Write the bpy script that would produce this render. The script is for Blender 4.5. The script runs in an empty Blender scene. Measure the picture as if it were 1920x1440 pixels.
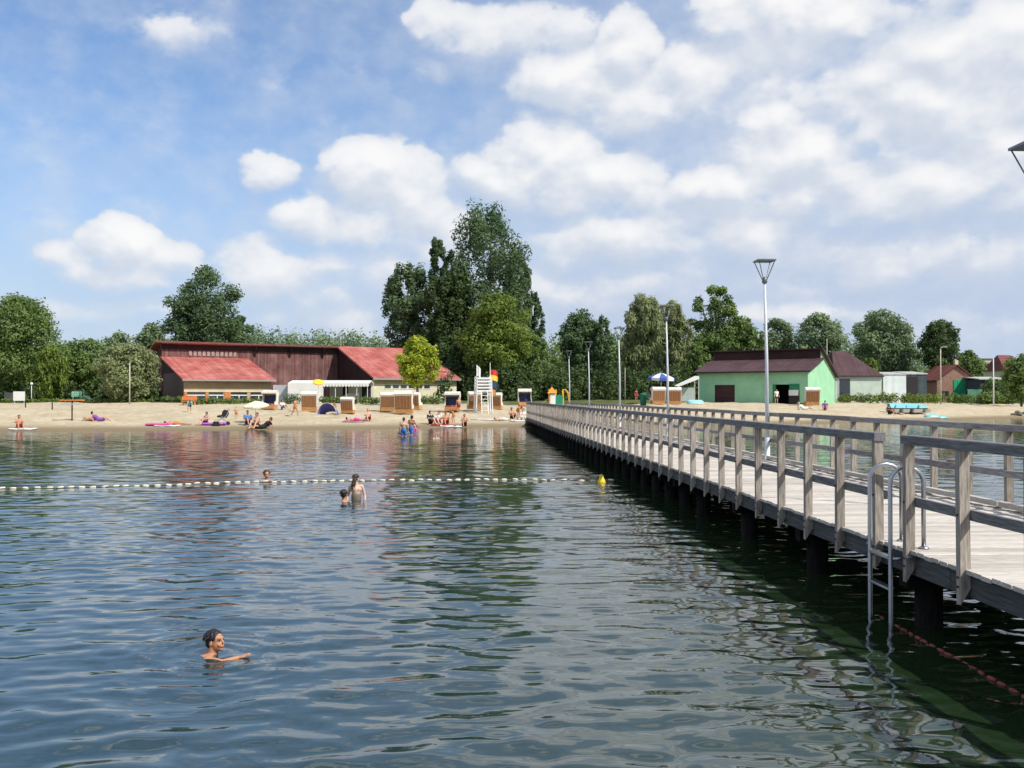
import bpy, bmesh, math, random
import numpy as np
from mathutils import Vector, Matrix

# ------------------------------------------------------------------ camera, sky, sun, exposure
SC = bpy.context.scene
COL = SC.collection
FPX = 1800.0                                    # focal length in pixels of the 1920 px wide photograph
YAW, PIT = math.atan(80 / FPX), math.atan(24 / FPX)
EYE = np.array([0.0, 0.0, 2.28])
FW = np.array([math.sin(YAW) * math.cos(PIT), math.cos(YAW) * math.cos(PIT), math.sin(PIT)])
RT = np.array([math.cos(YAW), -math.sin(YAW), 0.0])
UPV = np.cross(RT, FW)

cam_d = bpy.data.cameras.new('camera')
cam = bpy.data.objects.new('camera', cam_d)
COL.objects.link(cam)
cam.location = EYE
cam.rotation_euler = (math.radians(90) + PIT, 0, -YAW)
cam_d.sensor_width = 36
cam_d.lens = 36 * FPX / 1920
cam_d.clip_start = 0.05
cam_d.clip_end = 5000
SC.camera = cam

SUN_EL = math.radians(47)
SUN_AZ = math.atan2(0.80, -0.60)                # direction towards the sun, measured from +Y to +X
SUN_DIR = Vector((math.sin(SUN_AZ) * math.cos(SUN_EL), math.cos(SUN_AZ) * math.cos(SUN_EL), math.sin(SUN_EL)))
sun_d = bpy.data.lights.new('sun', 'SUN')
sun_d.energy = 5.0
sun_d.angle = math.radians(0.55)
sun_d.color = (1.0, 0.95, 0.87)
sun = bpy.data.objects.new('sun', sun_d)
COL.objects.link(sun)
sun.rotation_euler = SUN_DIR.to_track_quat('Z', 'Y').to_euler()
sun.location = (30, -20, 60)

SC.view_settings.view_transform = 'Standard'
SC.view_settings.look = 'None'
SC.view_settings.exposure = 0.0
SC.view_settings.gamma = 1.0
SC.view_settings.use_curve_mapping = False
SC.cycles.use_denoising = True
SC.cycles.max_bounces = 6
SC.cycles.transparent_max_bounces = 8
SC.cycles.caustics_reflective = False
SC.cycles.caustics_refractive = False

SKY_STRENGTH = 0.13
CLOUD_GAIN = 1.0
# cumulus heaps: pixel centre, pixel half-width, half-height, weight  (turned into azimuth / elevation)
HEAPS = [
    # far left heap
    (225, 450, 70, 50, 1.1), (150, 475, 70, 28, .75), (300, 478, 62, 36, .8), (235, 505, 125, 36, .8), (230, 575, 170, 30, .45), (130, 590, 90, 20, .35),
    # thin patches high on the left
    (320, 60, 90, 48, .48), (180, 40, 50, 22, .28), (450, 75, 160, 30, .22), (650, 120, 200, 50, .25),
    (830, 38, 70, 40, .8), (930, 70, 120, 48, .75), (1040, 65, 90, 50, .7), (810, 125, 50, 26, .4), (930, 130, 130, 40, .35),
    # small heap
    (500, 322, 50, 36, .85), (500, 372, 50, 22, .3),
    # heap left of the poplars
    (700, 312, 85, 56, 1.15), (760, 370, 85, 85, .95), (660, 370, 85, 55, .6), (585, 412, 80, 38, .85), (700, 425, 165, 36, .8), (830, 430, 80, 75, .75),
    (500, 510, 105, 58, .7), (600, 490, 70, 40, .65), (600, 550, 75, 42, .5), (720, 500, 110, 60, .5), (640, 600, 150, 40, .42),
    # bright heap right of the poplars
    (1030, 305, 105, 70, 1.25), (940, 340, 90, 44, 1.0), (1140, 335, 100, 48, 1.0), (1195, 315, 70, 34, .7), (1060, 372, 190, 32, .75),
    # upper middle
    (1180, 88, 56, 62, 1.1), (1070, 150, 105, 62, 1.1), (1190, 175, 125, 58, .9), (1295, 150, 80, 56, 1.0), (1200, 215, 160, 36, .65),
    # top right
    (1380, 25, 80, 52, 1.1), (1480, 10, 120, 60, 1.2), (1580, 32, 75, 36, 1.0), (1440, 95, 160, 75, .75), (1510, 165, 180, 80, .6), (1400, 190, 130, 60, .5),
    # tower in the right middle
    (1450, 225, 54, 46, 1.1), (1470, 290, 90, 66, 1.15), (1400, 345, 125, 42, 1.0), (1540, 345, 120, 48, .9), (1620, 380, 120, 46, .8), (1320, 355, 80, 32, .7), (1450, 390, 200, 36, .6),
    # right bank
    (1790, 100, 140, 62, .95), (1900, 70, 110, 60, 1.0), (1700, 195, 130, 90, .9), (1850, 180, 160, 110, .85), (1655, 140, 44, 44, .85), (1900, 300, 140, 90, .85), (1760, 355, 200, 55, .8), (1650, 270, 120, 60, .6),
    # broad bright banks
    (1750, 200, 300, 190, .62), (1520, 120, 260, 130, .48), (1600, 335, 340, 95, .5), (1150, 425, 280, 105, .45), (1300, 250, 220, 100, .36), (1700, 480, 300, 80, .33), (700, 560, 380, 90, .28),
    # low sheets
    (1170, 440, 140, 55, .75), (1250, 405, 100, 36, .6), (1085, 465, 60, 42, .7), (1410, 445, 80, 52, .75), (1090, 540, 190, 55, .5), (1600, 490, 200, 55, .45), (1500, 585, 140, 34, .5), (1850, 470, 160, 60, .45), (900, 560, 220, 55, .4), (1280, 520, 160, 60, .42), (1750, 580, 180, 50, .3),
]


def sky_angles(px, py):
    d = FW + RT * (px - 960) / FPX + UPV * (720 - py) / FPX
    return math.atan2(d[0], d[1]), math.atan2(d[2], math.hypot(d[0], d[1]))


def build_world():
    w = bpy.data.worlds.new('World')
    SC.world = w
    w.use_nodes = True
    nt = w.node_tree
    nt.nodes.clear()

    # ---- node group: cloud density at (azimuth, elevation)
    g = bpy.data.node_groups.new('cloud_density', 'ShaderNodeTree')
    g.interface.new_socket('P', in_out='INPUT', socket_type='NodeSocketVector')
    g.interface.new_socket('D', in_out='OUTPUT', socket_type='NodeSocketFloat')
    g.interface.new_socket('S', in_out='OUTPUT', socket_type='NodeSocketFloat')
    gn, gl = g.nodes, g.links
    gi, go = gn.new('NodeGroupInput'), gn.new('NodeGroupOutput')

    def vm(op, a, b=None, c=None):
        n = gn.new('ShaderNodeVectorMath'); n.operation = op
        for i, v in enumerate((a, b, c)):
            if v is None: continue
            if isinstance(v, (tuple, float, int)): n.inputs[i].default_value = v
            else: gl.new(v, n.inputs[i])
        return n

    def ma(op, a, b=None, c=None, clamp=False):
        n = gn.new('ShaderNodeMath'); n.operation = op; n.use_clamp = clamp
        for i, v in enumerate((a, b, c)):
            if v is None: continue
            if isinstance(v, (float, int)): n.inputs[i].default_value = v
            else: gl.new(v, n.inputs[i])
        return n.outputs[0]

    def noise(vec, scale, detail, rough):
        n = gn.new('ShaderNodeTexNoise'); n.noise_dimensions = '3D'
        n.inputs['Scale'].default_value = scale; n.inputs['Detail'].default_value = detail
        n.inputs['Roughness'].default_value = rough
        gl.new(vec, n.inputs['Vector'])
        return n

    P = gi.outputs[0]
    stretch = vm('MULTIPLY', P, (1.0, 1.35, 1.0)).outputs[0]
    warp = noise(stretch, 14.0, 4.0, .55)
    wv = vm('MULTIPLY_ADD', warp.outputs['Color'], (.056, .042, 0.0), (-.028, -.021, 0.0)).outputs[0]
    Pw = vm('ADD', P, wv).outputs[0]
    acc = None
    for (px, py, rx, ry, wt) in HEAPS:
        az, el = sky_angles(px, py)
        sx, sy = FPX / (rx * 1.4), FPX / (ry * 1.4)
        d = vm('MULTIPLY_ADD', Pw, (sx, sy, 0.0), (-az * sx, -el * sy, 0.0)).outputs[0]
        q = vm('DOT_PRODUCT', d, d).outputs['Value']
        b = ma('MULTIPLY_ADD', q, -wt, wt)
        b = ma('MAXIMUM', b, 0.0)
        acc = b if acc is None else ma('SMOOTH_MAX', acc, b, .3)
    # the same kind of cloud goes on all round, outside the picture
    far = noise(vm('MULTIPLY', P, (1.0, 1.8, 1.0)).outputs[0], 4.2, 3.0, .5)
    fr = gn.new('ShaderNodeMapRange'); fr.interpolation_type = 'SMOOTHSTEP'
    gl.new(far.outputs['Fac'], fr.inputs[0]); fr.inputs[1].default_value = .41; fr.inputs[2].default_value = .62; fr.inputs[3].default_value = 0; fr.inputs[4].default_value = 1.0
    sep = gn.new('ShaderNodeSeparateXYZ'); gl.new(P, sep.inputs[0])
    dx = ma('ABSOLUTE', ma('SUBTRACT', sep.outputs[0], YAW))
    mx = gn.new('ShaderNodeMapRange'); mx.interpolation_type = 'SMOOTHSTEP'
    gl.new(dx, mx.inputs[0]); mx.inputs[1].default_value = .48; mx.inputs[2].default_value = .75
    my = gn.new('ShaderNodeMapRange'); my.interpolation_type = 'SMOOTHSTEP'
    gl.new(sep.outputs[1], my.inputs[0]); my.inputs[1].default_value = .40; my.inputs[2].default_value = .62
    outm = ma('MAXIMUM', mx.outputs[0], my.outputs[0])
    acc = ma('MAXIMUM', acc, ma('MULTIPLY', fr.outputs[0], outm))
    det = noise(stretch, 21.0, 9.0, .56)
    big = noise(stretch, 7.0, 3.0, .5)
    dn = ma('MULTIPLY_ADD', det.outputs['Fac'], 1.0, -.5)
    gate = ma('MULTIPLY_ADD', acc, 1.1, .02, clamp=True)
    D = ma('ADD', acc, ma('MULTIPLY', dn, ma('MULTIPLY', gate, 2.0)))
    med = noise(stretch, 20.0, 3.0, .45)
    bigc = ma('MULTIPLY', ma('MULTIPLY_ADD', big.outputs['Fac'], .6, -.3), gate)
    D = ma('ADD', D, bigc)
    S = ma('ADD', acc, ma('MULTIPLY', ma('MULTIPLY_ADD', med.outputs['Fac'], 1.5, -.75), gate))
    gl.new(D, go.inputs[0]); gl.new(S, go.inputs[1])

    n, l = nt.nodes, nt.links
    tc = n.new('ShaderNodeTexCoord')
    s = n.new('ShaderNodeSeparateXYZ'); l.new(tc.outputs['Generated'], s.inputs[0])

    def wm(op, a, b=None, c=None, clamp=False):
        k = n.new('ShaderNodeMath'); k.operation = op; k.use_clamp = clamp
        for i, v in enumerate((a, b, c)):
            if v is None: continue
            if isinstance(v, (float, int)): k.inputs[i].default_value = v
            else: l.new(v, k.inputs[i])
        return k.outputs[0]
    az = wm('ARCTAN2', s.outputs[0], s.outputs[1])
    el = wm('ARCSINE', s.outputs[2])
    cb = n.new('ShaderNodeCombineXYZ'); l.new(az, cb.inputs[0]); l.new(el, cb.inputs[1])
    g1 = n.new('ShaderNodeGroup'); g1.node_tree = g; l.new(cb.outputs[0], g1.inputs[0])
    off = n.new('ShaderNodeVectorMath'); off.operation = 'ADD'; l.new(cb.outputs[0], off.inputs[0]); off.inputs[1].default_value = (.006, .017, 0)
    g2 = n.new('ShaderNodeGroup'); g2.node_tree = g; l.new(off.outputs[0], g2.inputs[0])

    def mr(v, a, b, c, d):
        k = n.new('ShaderNodeMapRange'); k.interpolation_type = 'SMOOTHSTEP'; l.new(v, k.inputs[0])
        for i, q in enumerate((a, b, c, d)): k.inputs[i + 1].default_value = q
        return k.outputs[0]
    grad = wm('SUBTRACT', g1.outputs[1], g2.outputs[1])
    lit = mr(grad, -.45, .60, 0, 1)
    lit = wm('MULTIPLY_ADD', mr(g1.outputs[1], .2, 1.4, 0, 1), .30, wm('MULTIPLY', lit, .76), clamp=True)
    soft, crisp = mr(g1.outputs[0], .0, .85, 0, 1), mr(g1.outputs[0], .18, .42, 0, 1)
    edge = mr(lit, .25, .6, 0, 1)
    alpha = wm('ADD', soft, wm('MULTIPLY', edge, wm('SUBTRACT', crisp, soft)))
    mixc = n.new('ShaderNodeMix'); mixc.data_type = 'RGBA'; l.new(lit, mixc.inputs[0])
    mixc.inputs[6].default_value = (.60, .665, .775, 1); mixc.inputs[7].default_value = (1.0, .985, .97, 1)
    # thin veil of high cloud, thicker to the right and towards the horizon
    vn = n.new('ShaderNodeTexNoise'); vn.inputs['Scale'].default_value = 5; vn.inputs['Detail'].default_value = 5; vn.inputs['Roughness'].default_value = .55
    vs = n.new('ShaderNodeVectorMath'); vs.operation = 'MULTIPLY'; l.new(cb.outputs[0], vs.inputs[0]); vs.inputs[1].default_value = (1, 2.6, 1); l.new(vs.outputs[0], vn.inputs['Vector'])
    veil = mr(vn.outputs['Fac'], .38, .75, .0, .34)
    side = mr(az, -.40, .35, .06, 1.0)
    veil = wm('MULTIPLY', veil, side, clamp=True)
    low = mr(el, .0, .32, .85, 0)
    veil = wm('ADD', wm('MULTIPLY_ADD', side, .42, veil), low, clamp=True)
    veilc = n.new('ShaderNodeRGB'); veilc.outputs[0].default_value = (.49, .595, .785, 1)
    sky = n.new('ShaderNodeTexSky'); sky.sky_type = 'NISHITA'; sky.sun_disc = False
    sky.sun_elevation = SUN_EL; sky.sun_rotation = SUN_AZ
    sky.altitude = 50; sky.air_density = 1.1; sky.dust_density = .15; sky.ozone_density = 3.0
    tint = n.new('ShaderNodeVectorMath'); tint.operation = 'MULTIPLY'; l.new(sky.outputs[0], tint.inputs[0]); tint.inputs[1].default_value = (.80, .98, 1.16)
    b_sky = n.new('ShaderNodeBackground'); l.new(tint.outputs[0], b_sky.inputs[0]); b_sky.inputs[1].default_value = SKY_STRENGTH
    b_veil = n.new('ShaderNodeBackground'); l.new(veilc.outputs[0], b_veil.inputs[0]); b_veil.inputs[1].default_value = CLOUD_GAIN
    b_cl = n.new('ShaderNodeBackground'); l.new(mixc.outputs[2], b_cl.inputs[0]); b_cl.inputs[1].default_value = CLOUD_GAIN
    m1 = n.new('ShaderNodeMixShader'); l.new(veil, m1.inputs[0]); l.new(b_sky.outputs[0], m1.inputs[1]); l.new(b_veil.outputs[0], m1.inputs[2])
    m2 = n.new('ShaderNodeMixShader'); l.new(wm('MULTIPLY', alpha, .93), m2.inputs[0]); l.new(m1.outputs[0], m2.inputs[1]); l.new(b_cl.outputs[0], m2.inputs[2])
    out = n.new('ShaderNodeOutputWorld'); l.new(m2.outputs[0], out.inputs[0])
    w.cycles.sampling_method = 'MANUAL'
    w.cycles.sample_map_resolution = 256


build_world()

# ------------------------------------------------------------------ helpers
RNG = random.Random(7)


def at(px, py, Y):
    """World point seen at a pixel of the photograph, at distance Y along the pier."""
    d = FW + RT * (px - 960) / FPX + UPV * (720 - py) / FPX
    return Vector(EYE + d * (Y / d[1]))


def smooth(a, b, x):
    t = np.clip((x - a) / (b - a), 0, 1)
    return t * t * (3 - 2 * t)


SHORE_X = [-400, -60, -20, -8, 0, 4, 10, 20, 32, 58, 90, 400]
SHORE_Y = [60, 64.0, 66.0, 68.5, 71.5, 73.0, 74.0, 76.5, 82.0, 100.0, 118.0, 200.0]
PROF_D = [-400, -40, -15, -6, 0, 3.5, 14, 40, 60, 90, 400]
PROF_H = [-3, -2.5, -1.3, -.45, 0, .32, 1.03, 1.60, 1.84, 1.95, 2.0]


def shore_d(x, y):
    d = y - np.interp(x, SHORE_X, SHORE_Y)
    return np.where(d > 0, d * (1 + .38 * smooth(6, 28, x)), d)


def gh(x, y):
    """height of the ground"""
    d = shore_d(np.asarray(x, float), np.asarray(y, float))
    h = np.interp(d, PROF_D, PROF_H)
    return h + .05 * np.sin(np.asarray(x) * .7 + np.asarray(y) * .31) * smooth(2, 8, d) * (1 - smooth(35, 55, d)) + .03 * np.sin(np.asarray(x) * 1.9 - np.asarray(y) * 1.3) * smooth(2, 8, d)


def gpt(px, py):
    """point of the ground (or of the water) seen at a pixel"""
    d = FW + RT * (px - 960) / FPX + UPV * (720 - py) / FPX
    d = d / d[1]
    Y = 3.0
    while Y < 400:
        p = EYE + d * Y
        if p[2] <= max(0.0, float(gh(p[0], p[1]))): break
        Y += .05
    return Vector((p[0], p[1], max(0.0, float(gh(p[0], p[1])))))


def on_ground(px, Y):
    p = at(px, 744, Y)
    return Vector((p.x, Y, float(gh(p.x, Y))))


# ---- materials
MATS = {}


def nodes_of(name):
    m = bpy.data.materials.new(name)
    m.use_nodes = True
    nt = m.node_tree
    b = nt.nodes['Principled BSDF']
    return m, nt, b


def mat(name, col, rough=.75, var=.18, scale=3.0, stretch=(1, 1, 1), metallic=0, bump=0, rnd=.0, spec=.4, detail=5, tint=None, coat=0):
    """Procedural surface: base colour broken up by noise, optional relief and per-object variation."""
    if name in MATS: return MATS[name]
    m, nt, b = nodes_of(name)
    N, L = nt.nodes, nt.links
    tc = N.new('ShaderNodeTexCoord')
    mp = N.new('ShaderNodeMapping'); mp.inputs['Scale'].default_value = stretch
    L.new(tc.outputs['Object'], mp.inputs['Vector'])
    oi = N.new('ShaderNodeObjectInfo')
    ad = N.new('ShaderNodeVectorMath'); ad.operation = 'ADD'
    sc = N.new('ShaderNodeVectorMath'); sc.operation = 'SCALE'; sc.inputs[0].default_value = (17, 31, 23); L.new(oi.outputs['Random'], sc.inputs['Scale'])
    L.new(mp.outputs[0], ad.inputs[0]); L.new(sc.outputs[0], ad.inputs[1])
    nz = N.new('ShaderNodeTexNoise'); nz.inputs['Scale'].default_value = scale; nz.inputs['Detail'].default_value = detail; nz.inputs['Roughness'].default_value = .62
    L.new(ad.outputs[0], nz.inputs['Vector'])
    hsv = N.new('ShaderNodeMix'); hsv.data_type = 'RGBA'
    lo = tuple(max(0, c * (1 - var * 1.6)) for c in col); hi = tuple(min(1, c * (1 + var * 1.6)) for c in col)
    if tint: lo = tint
    hsv.inputs[6].default_value = (*lo, 1); hsv.inputs[7].default_value = (*hi, 1)
    cr = N.new('ShaderNodeMapRange'); cr.inputs[1].default_value = .25; cr.inputs[2].default_value = .75; L.new(nz.outputs['Fac'], cr.inputs[0])
    L.new(cr.outputs[0], hsv.inputs[0])
    res = hsv.outputs[2]
    if rnd:
        mr = N.new('ShaderNodeMapRange'); mr.inputs[3].default_value = 1 - rnd; mr.inputs[4].default_value = 1 + rnd; L.new(oi.outputs['Random'], mr.inputs[0])
        k = N.new('ShaderNodeVectorMath'); k.operation = 'SCALE'; L.new(res, k.inputs[0]); L.new(mr.outputs[0], k.inputs['Scale'])
        res = k.outputs[0]
    L.new(res, b.inputs['Base Color'])
    b.inputs['Roughness'].default_value = rough
    b.inputs['Metallic'].default_value = metallic
    b.inputs['Specular IOR Level'].default_value = spec
    if coat: b.inputs['Coat Weight'].default_value = coat
    if bump:
        bp = N.new('ShaderNodeBump'); bp.inputs['Strength'].default_value = bump; bp.inputs['Distance'].default_value = .02
        L.new(nz.outputs['Fac'], bp.inputs['Height']); L.new(bp.outputs[0], b.inputs['Normal'])
    MATS[name] = m
    return m


def leaf_mat(name, c0, c1, trans=.38):
    if name in MATS: return MATS[name]
    m, nt, b = nodes_of(name)
    N, L = nt.nodes, nt.links
    a = N.new('ShaderNodeAttribute'); a.attribute_name = 'tone'
    mx = N.new('ShaderNodeMix'); mx.data_type = 'RGBA'; L.new(a.outputs['Fac'], mx.inputs[0])
    mx.inputs[6].default_value = (*c0, 1); mx.inputs[7].default_value = (*c1, 1)
    L.new(mx.outputs[2], b.inputs['Base Color'])
    b.inputs['Roughness'].default_value = .6
    b.inputs['Specular IOR Level'].default_value = .25
    tr = N.new('ShaderNodeBsdfTranslucent'); L.new(mx.outputs[2], tr.inputs[0])
    ms = N.new('ShaderNodeMixShader'); ms.inputs[0].default_value = trans
    L.new(b.outputs[0], ms.inputs[1]); L.new(tr.outputs[0], ms.inputs[2])
    L.new(ms.outputs[0], nt.nodes['Material Output'].inputs[0])
    MATS[name] = m
    return m


# ---- mesh building
class MB:
    def __init__(s):
        s.v, s.f = [], []

    def add(s, vs, fs):
        o = len(s.v); s.v += [tuple(p) for p in vs]; s.f += [tuple(i + o for i in f) for f in fs]
        return s

    def hexa(s, p):            # 8 points: bottom ring then top ring
        return s.add(p, [(0, 3, 2, 1), (4, 5, 6, 7), (0, 1, 5, 4), (1, 2, 6, 5), (2, 3, 7, 6), (3, 0, 4, 7)])

    def box(s, x0, x1, y0, y1, z0, z1):
        return s.hexa([(x0, y0, z0), (x1, y0, z0), (x1, y1, z0), (x0, y1, z0), (x0, y0, z1), (x1, y0, z1), (x1, y1, z1), (x0, y1, z1)])

    def prism(s, poly, d):     # poly: list of Vector in a plane, extruded by vector d
        n = len(poly); d = Vector(d)
        vs = [Vector(p) for p in poly] + [Vector(p) + d for p in poly]
        return s.add(vs, [tuple(range(n - 1, -1, -1)), tuple(range(n, 2 * n))] + [(i, (i + 1) % n, n + (i + 1) % n, n + i) for i in range(n)])

    def beam(s, a, b, w, h, up=(0, 0, 1)):
        a, b = Vector(a), Vector(b); d = (b - a).normalized(); up = Vector(up)
        sd = d.cross(up)
        if sd.length < 1e-5: sd = d.cross(Vector((1, 0, 0)))
        sd.normalize(); u = sd.cross(d).normalized()
        q = [-sd * w / 2 - u * h / 2, sd * w / 2 - u * h / 2, sd * w / 2 + u * h / 2, -sd * w / 2 + u * h / 2]
        return s.add([a + k for k in q] + [b + k for k in q], [(3, 2, 1, 0), (4, 5, 6, 7), (0, 1, 5, 4), (1, 2, 6, 5), (2, 3, 7, 6), (3, 0, 4, 7)])

    def tube(s, pts, r, n=8, caps=True):
        pts = [Vector(p) for p in pts]
        rs = r if isinstance(r, (list, tuple)) else [r] * len(pts)
        vs, fs = [], []
        ref = Vector((0, 0, 1))
        prev = None
        for i, p in enumerate(pts):
            d = (pts[min(i + 1, len(pts) - 1)] - pts[max(i - 1, 0)]).normalized()
            if prev is None:
                x = d.cross(ref)
                if x.length < 1e-3: x = d.cross(Vector((1, 0, 0)))
            else: x = prev - d * prev.dot(d)
            x.normalize(); prev = x; y = d.cross(x)
            for k in range(n):
                t = 2 * math.pi * k / n
                vs.append(p + (x * math.cos(t) + y * math.sin(t)) * rs[i])
        for i in range(len(pts) - 1):
            for k in range(n):
                fs.append((i * n + k, i * n + (k + 1) % n, (i + 1) * n + (k + 1) % n, (i + 1) * n + k))
        if caps: fs += [tuple(range(n - 1, -1, -1)), tuple((len(pts) - 1) * n + k for k in range(n))]
        return s.add(vs, fs)

    def lathe(s, prof, n=16, c=(0, 0, 0), sx=1, sy=1):   # prof: (r, z)
        vs, fs = [], []
        for (r, z) in prof:
            for k in range(n):
                t = 2 * math.pi * k / n
                vs.append((c[0] + r * sx * math.cos(t), c[1] + r * sy * math.sin(t), c[2] + z))
        m = len(prof)
        for i in range(m - 1):
            for k in range(n):
                fs.append((i * n + k, i * n + (k + 1) % n, (i + 1) * n + (k + 1) % n, (i + 1) * n + k))
        fs += [tuple(range(n - 1, -1, -1)), tuple((m - 1) * n + k for k in range(n))]
        return s.add(vs, fs)

    def ball(s, c, r, n=10, m=6):
        rx, ry, rz = r if isinstance(r, (tuple, list)) else (r, r, r)
        prof = [(max(.02, math.sin(math.pi * i / m)), -math.cos(math.pi * i / m)) for i in range(m + 1)]
        vs, fs = [], []
        for (q, z) in prof:
            for k in range(n):
                t = 2 * math.pi * k / n
                vs.append((c[0] + rx * q * math.cos(t), c[1] + ry * q * math.sin(t), c[2] + rz * z))
        for i in range(m):
            for k in range(n):
                fs.append((i * n + k, i * n + (k + 1) % n, (i + 1) * n + (k + 1) % n, (i + 1) * n + k))
        fs += [tuple(range(n - 1, -1, -1)), tuple(m * n + k for k in range(n))]
        return s.add(vs, fs)

    def capsule(s, a, b, ra, rb, n=10):
        a, b = Vector(a), Vector(b); d = b - a
        L = d.length
        d = d / L if L > 1e-6 else Vector((0, 0, 1))
        x = d.cross(Vector((0, 0, 1)))
        if x.length < 1e-3: x = d.cross(Vector((1, 0, 0)))
        x.normalize(); y = d.cross(x)
        rings = [(ra * math.cos(t), -ra * math.sin(t)) for t in (1.45, .9, .45, 0)] + [(rb * math.cos(t), L + rb * math.sin(t)) for t in (0, .45, .9, 1.45)]
        vs, fs = [], []
        for (r, h) in rings:
            for k in range(n):
                t = 2 * math.pi * k / n
                vs.append(a + d * h + (x * math.cos(t) + y * math.sin(t)) * r)
        for i in range(len(rings) - 1):
            for k in range(n):
                fs.append((i * n + k, i * n + (k + 1) % n, (i + 1) * n + (k + 1) % n, (i + 1) * n + k))
        fs += [tuple(range(n - 1, -1, -1)), tuple((len(rings) - 1) * n + k for k in range(n))]
        return s.add(vs, fs)

    def mesh(s, name, m=None, smoothed=False):
        me = bpy.data.meshes.new(name)
        me.from_pydata(s.v, [], s.f)
        bm = bmesh.new(); bm.from_mesh(me); bmesh.ops.recalc_face_normals(bm, faces=bm.faces); bm.to_mesh(me); bm.free()
        if m: me.materials.append(m)
        if smoothed: me.polygons.foreach_set('use_smooth', [True] * len(me.polygons))
        return me

    def build(s, name, m, parent=None, smoothed=False, loc=None):
        o = bpy.data.objects.new(name, s.mesh(name, m, smoothed))
        COL.objects.link(o)
        if parent is not None: o.parent = parent
        if loc is not None: o.location = loc
        return o


def tag(o, label=None, cat=None, group=None, kind=None):
    if label: o['label'] = label
    if cat: o['category'] = cat
    if group: o['group'] = group
    if kind: o['kind'] = kind
    return o


def thing(name, label, cat, loc=(0, 0, 0), rz=0, group=None):
    o = bpy.data.objects.new(name, None)
    o.empty_display_size = .2
    COL.objects.link(o)
    o.location = loc; o.rotation_euler = (0, 0, rz)
    return tag(o, label, cat, group)


def link_mesh(name, me, parent=None, loc=(0, 0, 0), rot=(0, 0, 0), scale=(1, 1, 1)):
    o = bpy.data.objects.new(name, me)
    COL.objects.link(o)
    o.parent = parent; o.location = loc; o.rotation_euler = rot; o.scale = scale
    return o


def dup(root, loc=None, rz=None, label=None, scale=None):
    r = root.copy(); COL.objects.link(r)
    if loc is not None: r.location = loc
    if rz is not None: r.rotation_euler = (0, 0, rz)
    if scale is not None: r.scale = (scale,) * 3
    if label: r['label'] = label
    for ch in list(root.children):
        c = ch.copy(); COL.objects.link(c); c.parent = r
        for gch in list(ch.children):
            d = gch.copy(); COL.objects.link(d); d.parent = c
    return r


def grid_mesh(name, X, Y, Z, m):
    """tensor-product grid mesh from 1D X, 1D Y and 2D Z[len(Y), len(X)]"""
    nx, ny = len(X), len(Y)
    gx, gy = np.meshgrid(X, Y)
    co = np.stack([gx, gy, Z], -1).reshape(-1, 3).astype(np.float32)
    i = np.arange(nx * ny).reshape(ny, nx)
    q = np.stack([i[:-1, :-1], i[:-1, 1:], i[1:, 1:], i[1:, :-1]], -1).reshape(-1, 4)
    return raw_mesh(name, co, q, m, True)


def raw_mesh(name, co, q, m, smoothed=False):
    me = bpy.data.meshes.new(name)
    nf = len(q); k = q.shape[1]
    me.vertices.add(len(co)); me.vertices.foreach_set('co', np.ascontiguousarray(co, np.float32).ravel())
    me.loops.add(nf * k); me.loops.foreach_set('vertex_index', np.ascontiguousarray(q, np.int32).ravel())
    me.polygons.add(nf)
    me.polygons.foreach_set('loop_start', np.arange(0, nf * k, k, dtype=np.int32))
    me.polygons.foreach_set('loop_total', np.full(nf, k, np.int32))
    me.update(calc_edges=True)
    me.polygons.foreach_set('use_smooth', np.full(nf, smoothed, bool))
    if m: me.materials.append(m)
    return me

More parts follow.
